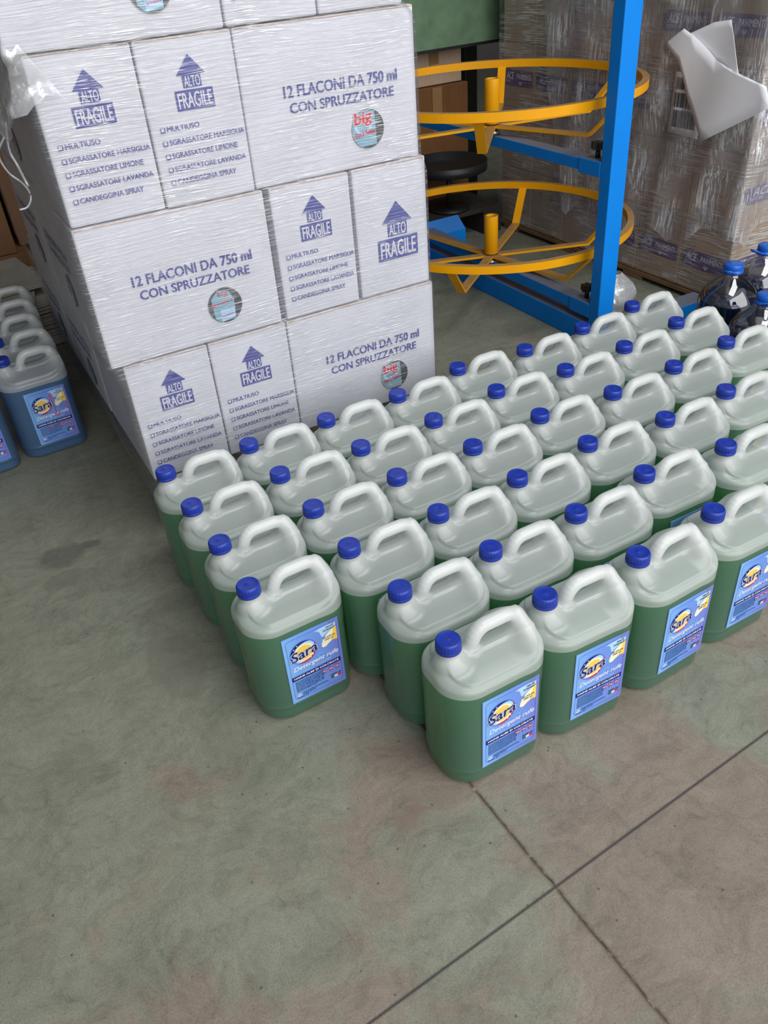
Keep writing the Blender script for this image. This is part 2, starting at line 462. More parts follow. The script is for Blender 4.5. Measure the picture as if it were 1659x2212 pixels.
M_DARKWOOD = plain('dark_old_wood', srgb(50, 43, 38), 0.85, 0.25, 9, 0.2)
M_GREY = mat_brown('grey_board', srgb(150, 146, 136), srgb(170, 166, 154))
M_STEELBLUE = mat_dusty_paint('blue_enamel', srgb(0, 128, 222), srgb(120, 112, 102), 0.5)
M_ORANGE = mat_dusty_paint('yellow_enamel', srgb(236, 163, 12), srgb(150, 122, 88))
M_BLACKP = plain('black_rubber', (0.012, 0.012, 0.013, 1), 0.45, 0.2, 10)
M_GREENM = plain('green_machine_paint', srgb(96, 122, 94), 0.5, 0.22, 14, 0.1)
M_WALL = plain('dark_wall_plaster', srgb(84, 80, 76), 0.85, 0.15, 2, 0.1)
M_WALLW = plain('whitewashed_wall', srgb(138, 138, 137), 0.85, 0.1, 2, 0.1)
M_CEIL = plain('roof_sheet', srgb(120, 120, 120), 0.8, 0.1, 2)
M_PAPER = plain('white_paper', srgb(242, 242, 245), 0.6, 0.03, 6, 0.05)
M_STEEL = plain('bare_steel', (0.45, 0.45, 0.46, 1), 0.35, 0.1, 20, 0.0, 1.0)
M_FILM = mat_film('stretch_film_tight', (15.0, 15.0, 430.0), (0, 0.06, 0), lo=0.605)
M_FILM2 = mat_film('stretch_film_loose', (150.0, 150.0, 4.5), (0.3, 0.0, 0), 0.10, 0.07, 0.6, 0.18, 9.0, 0.56, 0.7, 0.2, 0.05)
M_FILM3 = mat_film('stretch_film_far', (7.0, 7.0, 260.0), (0.12, 0, 0), 0.05, 0.07, 0.65, 0.2, 6.0, 0.565, 0.6, 0.2)
M_FILM4 = mat_film('stretch_film_crumpled', (60.0, 60.0, 40.0), (0.3, 0.4, 0), 0.26, 0.04, 0.4, 0.2, 18.0, 0.57, 0.5, 0.2, 0.05)
M_PETCLEAR = mat_pet('clear_bottle_plastic', (0.93, 0.945, 0.96, 1))
M_DEEPBLUE = plain('dark_blue_liquid', (0.006, 0.012, 0.05, 1), 0.06, 0.05, 8)
M_BRIGHTCAP = plain('bright_blue_cap_plastic', srgb(22, 92, 190), 0.35, 0.05, 20)

# ------------------------------------------------------------------ the setting
f = MB(); f.add([(-5, -4, 0), (9, -4, 0), (9, 9, 0), (-5, 9, 0)], [(0, 1, 2, 3)])
tag(f.build('floor', M_FLOOR), kind='structure')
w = MB(); w.box(-5, 9, 7.0, 7.2, 0, 5); tag(w.build('wall_back', M_WALL), kind='structure')
w = MB(); w.box(-3.2, -3.0, -4, 7, 0, 5); tag(w.build('wall_left', M_WALLW), kind='structure')
w = MB(); w.box(7.0, 7.2, -4, 7, 0, 5); tag(w.build('wall_right', M_WALL), kind='structure')
w = MB(); w.box(-5, 9, -1.2, 7.2, 5, 5.2); tag(w.build('ceiling', M_CEIL), kind='structure')

# ------------------------------------------------------------------ jerrycan surface (signed distance field -> surface nets)
def surface_nets(S, org, h):
    sg = S < 0
    nx, ny, nz = S.shape
    cnt = np.zeros((nx - 1, ny - 1, nz - 1), np.int8)
    for a in (0, 1):
        for b in (0, 1):
            for c in (0, 1): cnt += sg[a:nx - 1 + a, b:ny - 1 + b, c:nz - 1 + c]
    act = (cnt > 0) & (cnt < 8)
    idx = np.argwhere(act); I, J, K = idx.T
    vid = -np.ones(act.shape, np.int64); vid[I, J, K] = np.arange(len(idx))
    acc = np.zeros((len(idx), 3)); num = np.zeros(len(idx))
    corners = [(a, b, c) for a in (0, 1) for b in (0, 1) for c in (0, 1)]
    for p in corners:
        for ax in range(3):
            if p[ax] == 1: continue
            q = list(p); q[ax] = 1
            s0 = S[I + p[0], J + p[1], K + p[2]]; s1 = S[I + q[0], J + q[1], K + q[2]]
            x = (s0 < 0) != (s1 < 0)
            t = np.where(x, s0 / np.where(x, s0 - s1, 1), 0)
            P = np.array(p, float)[None, :].repeat(len(idx), 0); P[:, ax] = t
            acc += np.where(x[:, None], P, 0); num += x
    V = org + h * (idx + acc / num[:, None])
    faces = []
    for ax in range(3):
        o1, o2 = [(1, 2), (2, 0), (0, 1)][ax]
        sl0 = [slice(None)] * 3; sl1 = [slice(None)] * 3
        sl0[ax] = slice(0, -1); sl1[ax] = slice(1, None)
        e = sg[tuple(sl0)] != sg[tuple(sl1)]
        E = np.argwhere(e)
        E = E[(E[:, o1] > 0) & (E[:, o2] > 0) & (E[:, o1] < S.shape[o1] - 1) & (E[:, o2] < S.shape[o2] - 1)]
        inside = sg[E[:, 0], E[:, 1], E[:, 2]]
        def vv(d1, d2):
            c = E.copy(); c[:, o1] -= d1; c[:, o2] -= d2
            return vid[c[:, 0], c[:, 1], c[:, 2]]
        q = np.stack([vv(1, 1), vv(0, 1), vv(0, 0), vv(1, 0)], 1)
        q[~inside] = q[~inside][:, ::-1]
        faces.append(q)
    return V, np.concatenate(faces)

def smin(a, b, k):
    h = np.clip(0.5 + 0.5 * (b - a) / k, 0, 1)
    return b * (1 - h) + a * h - k * h * (1 - h)
def sstep(a, b, x):
    t = np.clip((x - a) / (b - a), 0, 1); return t * t * (3 - 2 * t)
def capsule(P, a, b, ra, rb, sq=1.0):
    a = np.array(a); b = np.array(b); ab = b - a
    x, y, z = P
    t = np.clip(((x - a[0]) * ab[0] + (y - a[1]) * ab[1] + (z - a[2]) * ab[2]) / (ab @ ab), 0, 1)
    return np.sqrt((x - a[0] - t * ab[0]) ** 2 + ((y - a[1] - t * ab[1]) * sq) ** 2 + (z - a[2] - t * ab[2]) ** 2) - (ra + (rb - ra) * t)
JX0, JX1, JY = -0.034, 0.154, 0.0695
JRL, JRR = 0.054, 0.036
def plan(x, y, inset=0.0):
    """distance to the jerrycan's rounded outline; the spout end is rounder"""
    cx, hx = (JX0 + JX1) / 2, (JX1 - JX0) / 2
    r = np.where(x < cx, JRL, JRR)
    qx = np.abs(x - cx) - hx + r; qy = np.abs(y) - JY + r
    return np.hypot(np.maximum(qx, 0), np.maximum(qy, 0)) + np.minimum(np.maximum(qx, qy), 0) - r
def jug_sdf(P):
    x, y, z = P
    d2 = plan(x, y)
    d2 = d2 + 0.0022 * (1 - sstep(0.024, 0.034, z))                     # foot
    d2 = d2 - 0.0012 * np.exp(-((z - 0.036) / 0.003) ** 2)               # foot bead
    # slight vertical waist panel on the spout end
    d2 = d2 + 0.0012 * sstep(0.205, 0.195, z) * sstep(0.04, 0.05, z) * np.exp(-((np.abs(y) - 0.030) / 0.006) ** 2) * (x < 0)
    dome = 0.0160 * (1 - np.clip(np.sqrt(y * y + 0.0001) / 0.066, 0, 1) ** 1.5) * sstep(-0.05, 0.03, x)
    raised = 0.0045 * sstep(-0.0060, -0.0110, d2 + 0.012 * sstep(0.01, -0.03, x))
    top = 0.2365 + dome + raised
    r = 0.010
    dz = np.maximum(z - top, -z)
    q1 = d2 + r; q2 = dz + r
    body = np.hypot(np.maximum(q1, 0), np.maximum(q2, 0)) + np.minimum(np.maximum(q1, q2), 0) - r
    # spout shoulder and neck
    sh = capsule(P, (0.002, 0, 0.208), (0.0, 0, 0.2475), 0.048, 0.0275)
    sh = -smin(-sh, -(d2 + 0.002), 0.006)
    body = smin(body, sh, 0.020)
    nk = np.maximum(np.hypot(x, y) - 0.0165, np.maximum(z - 0.288, 0.23 - z))
    body = smin(body, nk, 0.004)
    # web under the handle hole
    web = np.maximum(np.abs(y) - 0.0105, np.maximum(z - 0.2570, np.maximum(0.030 - x, x - 0.14)))
    body = smin(body, web, 0.008)
    # hipped end rising to the handle
    wy = (np.abs(y) - (0.012 + 0.050 * np.clip((0.2905 - z) / 0.054, -0.6, 1.2) ** 1.0)) * 0.733
    wx = np.maximum((0.1285 - 0.10 * np.clip(0.29 - z, 0, 0.05) - x), x - (JX1 - 0.0015 - 3.0 * np.clip(z - 0.235, 0, 0.07) ** 2))
    wz = np.maximum(z - 0.2985, 0.20 - z)
    wr = 0.011
    g1 = np.maximum(wy, wz) + wr; g2 = wx + wr
    wedge = np.hypot(np.maximum(g1, 0), np.maximum(g2, 0)) + np.minimum(np.maximum(g1, g2), 0) - wr
    wedge = -smin(-wedge, -(d2 + 0.0004), 0.006)
    body = smin(body, wedge, 0.034)
    body = -smin(-body, -(d2 - 0.0012), 0.003)
    # handle
    bez = lambda a, b, c, n: [((1 - t) ** 2 * a[0] + 2 * t * (1 - t) * b[0] + t * t * c[0], 0, (1 - t) ** 2 * a[1] + 2 * t * (1 - t) * b[1] + t * t * c[1]) for t in [i / n for i in range(n + 1)]]
    pts = bez((0.0395, 0.240), (0.0425, 0.2935), (0.072, 0.2945), 8) + bez((0.106, 0.2945), (0.1345, 0.2945), (0.1385, 0.258), 7)
    han = None
    for i in range(len(pts) - 1):
        c = capsule(P, pts[i], pts[i + 1], 0.0122, 0.0122)
        han = c if han is None else np.minimum(han, c)
    body = smin(body, han, 0.012)
    return body

def make_jug_meshes():
    h = 0.002
    org = np.array([-0.042, -0.078, -0.006])
    n = (102, 79, 159)
    ax = [org[i] + h * np.arange(n[i]) for i in range(3)]
    P = np.meshgrid(*ax, indexing='ij')
    S = jug_sdf(P)
    V, F = surface_nets(S, org, h)
    def grad(V):
        e = 0.0006; g = []
        for i in range(3):
            d = np.zeros(3); d[i] = e
            g.append((jug_sdf((V + d).T) - jug_sdf((V - d).T)) / (2 * e))
        return np.stack(g, 1)
    for _ in range(2):
        g = grad(V); s = jug_sdf(V.T)
        V = V - (np.clip(s, -0.001, 0.001) / np.maximum(1e-3, (g * g).sum(1)))[:, None] * g
    g = grad(V); g /= np.maximum(1e-6, np.linalg.norm(g, axis=1))[:, None]
    cen = V[F].mean(1)
    is_h = (cen[:, 2] > 0.262) & (cen[:, 0] > 0.0265)
    out = []
    for name, sel in (('bottle_body', ~is_h), ('handle', is_h)):
        f = F[sel]; u, inv = np.unique(f, return_inverse=True); f = inv.reshape(-1, 4)
        me = bpy.data.meshes.new(name)
        me.from_pydata(V[u].tolist(), [], f.tolist())
        me.polygons.foreach_set('use_smooth', np.ones(len(f), bool))
        me.materials.append(M_JUG); me.update()
        me.normals_split_custom_set_from_vertices(g[u].tolist())
        out.append(me)
    return out

def rounded_loop(inset, z, n=8):
    pts = []
    for cx, cy, r, a0 in ((JX1 - JRR, JY - JRR, JRR, 0), (JX0 + JRL, JY - JRL, JRL, 90), (JX0 + JRL, -JY + JRL, JRL, 180), (JX1 - JRR, -JY + JRR, JRR, 270)):
        for i in range(n + 1):
            a = math.radians(a0 + 90 * i / n); rr = max(0.002, r - inset)
            pts.append((cx + rr * math.cos(a), cy + rr * math.sin(a), z))
    return pts
def liquid_mesh(name, mat):
    b = MB(); V = []; loops = [(0.0095, 0.0014), (0.0058, 0.0036), (0.0036, 0.0095), (0.0033, 0.022), (0.0022, 0.034), (0.0022, 0.2190)]
    for i, z in loops: V += rounded_loop(i, z)
    k = len(V) // len(loops); F = []
    for i in range(len(loops) - 1):
        for q in range(k):
            r = (q + 1) % k; F.append((i * k + q, i * k + r, (i + 1) * k + r, (i + 1) * k + q))
    b.add(V, F, 0, True)
    b.add(V[:k], [tuple(range(k))[::-1]]); b.add(V[-k:], [tuple(range(k))])
    return b.mesh(name, [mat])

def cap_mesh():
    b = MB(); seg = 96
    prof = [(0.0200, 0.2795), (0.0214, 0.2800), (0.0214, 0.2842), (0.0207, 0.2850), (0.0207, 0.2858), (0.0209, 0.2862), (0.0206, 0.2975), (0.0198, 0.3000), (0.0184, 0.3012), (0.0176, 0.3013), (0.0170, 0.3009), (0.0020, 0.3009), (0.0012, 0.3014)]
    def rad(i, q, r): return r + (0.00055 if (5 <= i <= 6 and q % 4 < 2) else 0.0)
    b.lathe(prof, 0, seg, rad=rad)
    me = b.mesh('cap', [M_CAP])
    return me

def label_mesh(flowers=False):
    p = Print(-0.0705, 0.00010)
    x0, z0, W, H = 0.0165, 0.0410, 0.113, 0.165
    X = lambda a: x0 + a * W
    Z = lambda a: z0 + a * H
    mats = [M_LABEL, M_NAVY, M_WHITE, M_RED, M_YELLOW, M_BLACK, M_PALE, M_CYAN, M_CREAM, M_MID, M_PINK, M_GREENP]
    LAB, NV, WH, RD, YE, BK, PA, CY, CR, MI, PK, GR = range(12)
    b = p.b
    # the paper itself, with a hair of thickness
    b.box(x0, x0 + W, -0.0705, -0.0694, z0, z0 + H, LAB)
    # inner border line
    r = 0.007; bx0, bx1, bz0, bz1 = X(.055), X(.955), Z(.045), Z(.955)
    pts = []
    for cx, cz, a0 in ((bx1 - r, bz1 - r, 0), (bx0 + r, bz1 - r, 90), (bx0 + r, bz0 + r, 180), (bx1 - r, bz0 + r, 270)):
        for i in range(7):
            a = math.radians(a0 + 15 * i); pts.append((cx, cz, math.cos(a), math.sin(a)))
    V = []; F = []
    for cx, cz, c, s in pts:
        for rr in (r, r - 0.0006): V.append((cx + rr * c, -0.0705 - 0.0001, cz + rr * s))
    k = len(pts)
    for i in range(k):
        j = (i + 1) % k; F.append((2 * i, 2 * i + 1, 2 * j + 1, 2 * j))
    b.add(V, F, NV)
    # swoosh corner top right
    p.poly([(X(.56), Z(.93)), (X(.62), Z(.915)), (X(.655), Z(.885)), (X(.67), Z(.84)), (X(.69), Z(.80)), (X(.76), Z(.83)), (X(.85), Z(.87)), (X(.95), Z(.90)), (X(.95), Z(.945)), (X(.8), Z(.95)), (X(.65), Z(.945))], PA, 1)
    p.poly([(X(.66), Z(.665)), (X(.685), Z(.645)), (X(.73), Z(.645)), (X(.80), Z(.68)), (X(.87), Z(.70)), (X(.95), Z(.69)), (X(.95), Z(.885)), (X(.86), Z(.865)), (X(.77), Z(.82)), (X(.70), Z(.765)), (X(.665), Z(.71))], CR, 2)
    p.poly([(X(.83), Z(.69)), (X(.87), Z(.70)), (X(.95), Z(.69)), (X(.95), Z(.885)), (X(.90), Z(.875)), (X(.885), Z(.80))], YE, 3)
    p.text('MAXI', X(.77), Z(.905), W * .14, H * .025, BK, 4, 0.25, 0.02)
    p.text('FORMAT', X(.715), Z(.868), W * .21, H * .025, BK, 4, 0.25, 0.02)
    p.text('100 SP\u0102L\u0102RI', X(.70), Z(.765), W * .22, H * .026, BK, 4, 0.2, 0.02)
    p.text('5000 ml', X(.72), Z(.732), W * .16, H * .022, BK, 4, 0.2, 0.02)
    if flowers:
        for fx, fz, fr in ((.60, .86, .030), (.66, .80, .022), (.56, .72, .022), (.92, .60, .026), (.60, .52, .024), (.66, .47, .020), (.40, .30, .022), (.30, .26, .02), (.56, .26, .022)):
            for q in range(5):
                a = 2 * PI * q / 5 + fx * 9
                p.disc(X(fx) + fr * W * math.cos(a), Z(fz) + fr * W * math.sin(a), fr * W * 0.62, PK, 5, 10)
            p.disc(X(fx), Z(fz), fr * W * .3, RD, 6, 8)
        p.poly([(X(.575), Z(.86)), (X(.59), Z(.86)), (X(.64), Z(.6)), (X(.63), Z(.45)), (X(.615), Z(.45)), (X(.62), Z(.6))], RD, 4)
    # round emblem
    cx, cz, R = X(.335), Z(.715), 0.0262
    p.disc(cx, cz, R * 1.06, MI, 2); p.disc(cx, cz, R * 0.98, PA, 3)
    p.disc(cx + .0008, cz - .0008, R * 0.80, CR, 6); p.disc(cx + .001, cz - .001, R * 0.66, YE, 7)
    def crescent(a0, a1, m, lay):
        pts = []
        for i in range(25):
            a = a0 + (a1 - a0) * i / 24; pts.append((cx + R * math.cos(a), cz + R * math.sin(a)))
        for i in range(24, -1, -1):
            a = a0 + (a1 - a0) * i / 24; k = math.sin(PI * i / 24)
            pts.append((cx + R * (1 - .24 * k) * math.cos(a), cz + R * (1 - .24 * k) * math.sin(a)))
        V = [(q[0], -0.0705 - lay * .0001, q[1]) for q in pts]
        b.add(V, [(i, i + 1, 48 - i, 49 - i) for i in range(24)], m)
    crescent(math.radians(55), math.radians(215), NV, 5); crescent(math.radians(-125), math.radians(35), RD, 5)
    for a, rr in ((118, .89), (140, .89), (-58, .89), (-40, .89)):
        p.disc(cx + R * rr * math.cos(math.radians(a)), cz + R * rr * math.sin(math.radians(a)), .0012, WH, 6, 10)
    rot = 0.16
    p.text('Sara', X(.115), Z(.615), W * .475, H * .135, NV, 8, 0.22, 0.088, rot)
    p.text('Sara', X(.115), Z(.615), W * .475, H * .135, WH, 9, 0.22, 0.066, rot)
    p.text('Sara', X(.115), Z(.615), W * .475, H * .135, NV, 10, 0.22, 0.026, rot)
    # product lines
    for sx, sz, sr in ((.62, .56, .05), (.75, .545, .035), (.70, .59, .03), (.25, .42, .045), (.84, .535, .03), (.45, .41, .03)):
        p.ring(X(sx), Z(sz), sr * W, sr * W * .78, CY, 2, 0, 4.6, 18)
    p.text('Detergent rufe', X(.115), Z(.455), W * .82, H * .082, WH, 4, 0.3, 0.012, 0.03)
    p.text('FRESCO PROFUMO', X(.27), Z(.425), W * .52, H * .026, PA, 4, 0.25, 0.008, 0.02)
    p.rect(bx0, bx1, Z(.335), Z(.402), NV, 3)
    p.text('HAINE ALBE \u0218I COLORATE', X(.095), Z(.350), W * .82, H * .036, WH, 4, 0.0, 0.03)
    # small print block
    for sx, sz, sr in ((.30, .22, .05), (.45, .26, .06), (.58, .20, .05), (.2, .28, .04), (.4, .17, .04)):
        p.ring(X(sx), Z(sz), sr * W, sr * W * .7, CY, 2, 1, 5.5, 18)
    rnd = random.Random(3)
    for i in range(11):
        z = .308 - i * .0155
        x = .10
        while x < (.60 if i < 10 else .45):
            l = rnd.uniform(.02, .06)
            p.rect(X(x), X(min(x + l, .62)), Z(z), Z(z + .0075), NV, 4); x += l + .008
    for i in range(4):
        z = .118 - i * .0135; x = .20
        while x < (.66 if i < 2 else .42):
            l = rnd.uniform(.02, .05); p.rect(X(x), X(x + l), Z(z), Z(z + .006), NV, 4); x += l + .008
    p.text('\u25A0 \u25A0 \u25A0', X(.58), Z(.315), W * .3, H * .004, NV, 4)
    for q in (.635, .755, .87):
        p.poly([(X(q - .05), Z(.300)), (X(q + .05), Z(.300)), (X(q + .035), Z(.268)), (X(q - .035), Z(.268))], RD, 4)
        p.rect(X(q - .03), X(q + .03), Z(.277), Z(.286), WH, 5)
        p.rect(X(q - .024), X(q + .024), Z(.238), Z(.262), NV, 4); p.disc(X(q), Z(.250), .0014, PA, 5, 10)
    p.text('5000 ml', X(.735), Z(.160), W * .19, H * .024, BK, 4, 0.0, 0.03)
    for i, m in enumerate((GR, WH, RD)): p.rect(X(.735 + i * .063), X(.798 + i * .063), Z(.118), Z(.152), m, 4)
    p.text('ITALIA', X(.80), Z(.13), W * .06, H * .012, BK, 5)
    p.poly([(X(.10), Z(.095)), (X(.135), Z(.12)), (X(.17), Z(.095)), (X(.135), Z(.07))], WH, 4)
    p.poly([(X(.12), Z(.095)), (X(.135), Z(.107)), (X(.15), Z(.095)), (X(.135), Z(.083))], RD, 5)
    p.ring(X(.27), Z(.062), .0030, .0019, NV, 4, 0.2, 5.6, 14)
    for i in range(2): p.rect(X(.09), X(.22), Z(.062 - i * .012), Z(.067 - i * .012), NV, 4)
    return p.b.mesh('label', mats)

ME_BODY, ME_HANDLE = make_jug_meshes()
ME_LIQ_G = liquid_mesh('detergent', M_GREEN); ME_LIQ_B = liquid_mesh('detergent', M_BLUE)
ME_CAP = cap_mesh(); ME_LAB = label_mesh(); ME_LAB_B = label_mesh(True)

def make_jug(name, x, y, yaw, blue, label, group):
    root = empty(name, (x, y, 0), math.radians(yaw))
    tag(root, label, 'jug', group)
    for nm, me in (('bottle_body', ME_BODY), ('handle', ME_HANDLE), ('detergent', ME_LIQ_B if blue else ME_LIQ_G), ('cap', ME_CAP), ('label', ME_LAB_B if blue else ME_LAB)):
        link(bpy.data.objects.new(nm, me), root)
    return root

# rows counted from the cartons towards the photographer, spout positions in metres
ROWS = [
    [(0.249, 1.538), (0.442, 1.538), (0.634, 1.535), (0.828, 1.538), (1.022, 1.569), (1.219, 1.551), (1.421, 1.565), (1.624, 1.592)],
    [(0.256, 1.382), (0.452, 1.386), (0.643, 1.380), (0.835, 1.386), (1.030, 1.414), (1.228, 1.400), (1.428, 1.411), (1.636, 1.438)],
    [(0.261, 1.232), (0.458, 1.234), (0.650, 1.234), (0.842, 1.239), (1.039, 1.260), (1.240, 1.245), (1.443, 1.256), (1.643, 1.276)],
    [(0.260, 1.083), (0.460, 1.083), (0.652, 1.079), (0.847, 1.088), (1.046, 1.107), (1.247, 1.087), (1.445, 1.098)],
    [None, (0.478, 0.928), (0.669, 0.930), (0.865, 0.930), (1.060, 0.955), (1.262, 0.933)],
    [None, (0.479, 0.778), (0.670, 0.777), (0.870, 0.772), (1.070, 0.789)],
]
ORD = ['first', 'second', 'third', 'fourth', 'fifth', 'sixth', 'seventh', 'eighth']
ROWN = ['in the back row', 'in the second row from the back', 'in the third row from the back',
        'in the fourth row from the back', 'in the second row from the front', 'in the front row']
yaw_fix = {(3, 0): 1.6, (5, 1): 0.1, (5, 2): -1.6, (5, 3): 2.4, (5, 4): 0.0}
rj = random.Random(11)
for r, row in enumerate(ROWS):
    k = 0
    for c, p in enumerate(row):
        if p is None: continue
        yaw = yaw_fix.get((r, c), rj.uniform(-0.5, 0.5))
        if (r, c) == (5, 1): lab = 'green detergent jug on the floor joint, nearest of all to the photographer'
        elif (r, c) == (3, 0): lab = 'green detergent jug with its whole label showing at the front left corner beside open floor'
        elif (r, c) == (0, 7): lab = 'green detergent jug farthest from the photographer, beside the foot of the blue post'
        else: lab = 'green detergent jug, %s from the left %s' % (ORD[k], ROWN[r])
        make_jug('detergent_jug', p[0], p[1], yaw, False, lab, 'green detergent jugs standing in rows')
        k += 1
BL = [((0.030, 2.388), 3.0, 'blue detergent jug, front one of the single file left of the carton stack'),
      ((0.036, 2.537), 2.2, 'blue detergent jug, second from the front in the file left of the carton stack'),
      ((0.031, 2.684), 2.0, 'blue detergent jug, third from the front in the file left of the carton stack'),
      ((0.041, 2.830), 1.0, 'blue detergent jug, fourth from the front in the file left of the carton stack'),
      ((0.049, 2.976), 0.0, 'blue detergent jug, last in the file left of the carton stack'),
      ((-0.170, 2.366), 2.5, 'blue detergent jug cut off by the left edge of the picture')]
for p, yaw, lab in BL:
    make_jug('detergent_jug', p[0], p[1], yaw, True, lab, 'blue detergent jugs')

# ------------------------------------------------------------------ white cartons
def carton_body(name, w, d, h, mat, bev=0.004, bulge=0.003):
    """box standing on z=0, front face at y=0 looking towards -Y, with softly bulging sides"""
    bm = bmesh.new(); bmesh.ops.create_cube(bm, size=1)
    bmesh.ops.subdivide_edges(bm, edges=list(bm.edges), cuts=5, use_grid_fill=True)
    for v in bm.verts:
        x, y, z = v.co * 2
        bx = bulge * (1 - y * y) * (1 - z * z); by = bulge * (1 - x * x) * (1 - z * z)
        nx = x * (w / 2 + (bx if abs(x) > .99 else 0)); ny = y * (d / 2 + (by if abs(y) > .99 else 0))
        v.co = Vector((nx + w / 2, ny + d / 2, (z + 1) * h / 2))
    hard = [e for e in bm.edges if e.calc_face_angle(0) > 1.0]
    bmesh.ops.bevel(bm, geom=hard, offset=bev, segments=2, profile=0.5, affect='EDGES')
    me = bpy.data.meshes.new(name); bm.to_mesh(me); bm.free()
    me.materials.append(mat); return me

CH_, WS, WL = 0.299, 0.194, 0.408
ME_SHORT = carton_body('carton', WS, WL, CH_, M_CARTON)
ME_LONG = carton_body('carton', WL, WS, CH_, M_CARTON)
PY = -0.0038
def arrow_fragile(p, cx, zt, s=1.0):
    """up arrow with ALTO on its stem above a FRAGILE plate; zt = tip height"""
    Z = lambda a: zt - a * s
    p.poly([(cx, Z(0)), (cx - .029 * s, Z(.034)), (cx + .029 * s, Z(.034))], 0, 1)
    p.rect(cx - .0185 * s, cx + .0185 * s, Z(.056), Z(.034), 0, 1)
    p.text('ALTO', cx - .016 * s, Z(.0545), .032 * s, .0185 * s, 1, 2, 0, 0.01)
    p.rect(cx - .0385 * s, cx + .0385 * s, Z(.095), Z(.0595), 0, 1)
    p.text('FRAGILE', cx - .034 * s, Z(.0905), .068 * s, .0265 * s, 1, 2, 0, 0.015)
def mesh_list_print(name, with_list=True, big=False):
    p = Print(PY, 0.0003)
    if big: arrow_fragile(p, .107, .214, 1.42)
    else: arrow_fragile(p, .099, .268)
    if with_list:
        for i, (t, w) in enumerate((('MULTIUSO', .066), ('SGRASSATORE MARSIGLIA', .157), ('SGRASSATORE LIMONE', .138), ('SGRASSATORE LAVANDA', .152), ('CANDEGGINA SPRAY', .126))):
            z = .141 - i * .0245
            p.text(t, .0315, z, w, .0098, 0, 1, 0, 0.010)
            a, b, c, e = .0185, .0275, z - .0005, z + .0090
            p.rect(a, b, c, e, 0, 1); p.rect(a + .0009, b - .0022, c + .0022, e - .0009, 1, 2)
    return p.b.mesh(name, [M_INK, M_CARTON])
def mesh_long_print(name):
    p = Print(PY, 0.0003)
    p.text('12 FLACONI DA 750 ml', .090, .164, .268, .0215, 0, 1, 0, 0.02)
    p.text('CON SPRUZZATORE', .100, .1335, .248, .0195, 0, 1, 0, 0.02)
    return p.b.mesh(name, [M_INK])
def mesh_window(name, kind):
    """round cut-out in the board showing the bottle inside"""
    p = Print(PY + 0.0002, 0.0003)
    cx, cz, R = .278, .077, .0405
    p.disc(cx, cz, R, 0, 1, 48); p.disc(cx, cz, R * .975, 1, 2, 48)
    clip = lambda pts: [(cx + q[0] * min(1, R * .97 / max(1e-9, math.hypot(*q))), cz + q[1] * min(1, R * .97 / max(1e-9, math.hypot(*q)))) for q in pts]
    if kind == 'big':
        arc = [(-.0405 * math.cos(a), .0405 * math.sin(a)) for a in [math.radians(x) for x in range(-62, 75, 6)]]
        p.poly(clip(arc + [(.018, .036), (.020, -.034)]), 2, 3)
        p.ring(cx - .012, cz + .012, .023, .017, 3, 4, 3.3, 6.2, 16)
        p.text('big', cx - .031, cz + .004, .043, .030, 4, 6, 0.1, 0.04, 0.1)
        for dx, dz in ((-.0012, 0), (.0012, 0), (0, .0012), (0, -.0012)): p.text('big', cx - .031 + dx, cz + .004 + dz, .043, .030, 5, 5, 0.1, 0.04, 0.1)
        p.text('Vetri & Multiuso', cx - .033, cz - .016, .052, .011, 4, 5, 0.15, 0.02, 0.12)
    else:
        p.poly(clip([(-.016, -.040), (.020, -.034), (.022, .010), (.012, .030), (-.012, .036), (-.030, .02), (-.028, -.026)]), 2, 3)
        p.poly(clip([(-.014, -.038), (.019, -.030), (.020, -.010), (-.014, -.008)]), 3, 4)
        p.text('big', cx - .014, cz + .020, .024, .012, 4, 5, 0.1, 0.03)
        p.text('Sgrassatore', cx - .033, cz - .001, .052, .010, 4, 5, 0.15, 0.02, 0.1)
        p.text('Sgrassatore', cx - .012, cz - .028, .030, .007, 4, 5, 0.15, 0.01, 0.1)
    return p.b.mesh(name, [M_GREY, M_WBLACK, M_WBLUE, M_PALE, M_RED, M_WHITE])
M_WBLACK = mat_print('window_shadow', srgb(58, 64, 72)); M_WBLUE = mat_print('bottle_label_print', srgb(130, 176, 196))
ME_LIST = mesh_list_print('printed_marks'); ME_NOLIST = mesh_list_print('printed_marks', False, True)
ME_LONGP = mesh_long_print('printed_marks'); ME_WINA = mesh_window('bottle_window', 'big'); ME_WINB = mesh_window('bottle_window', 'sgr')

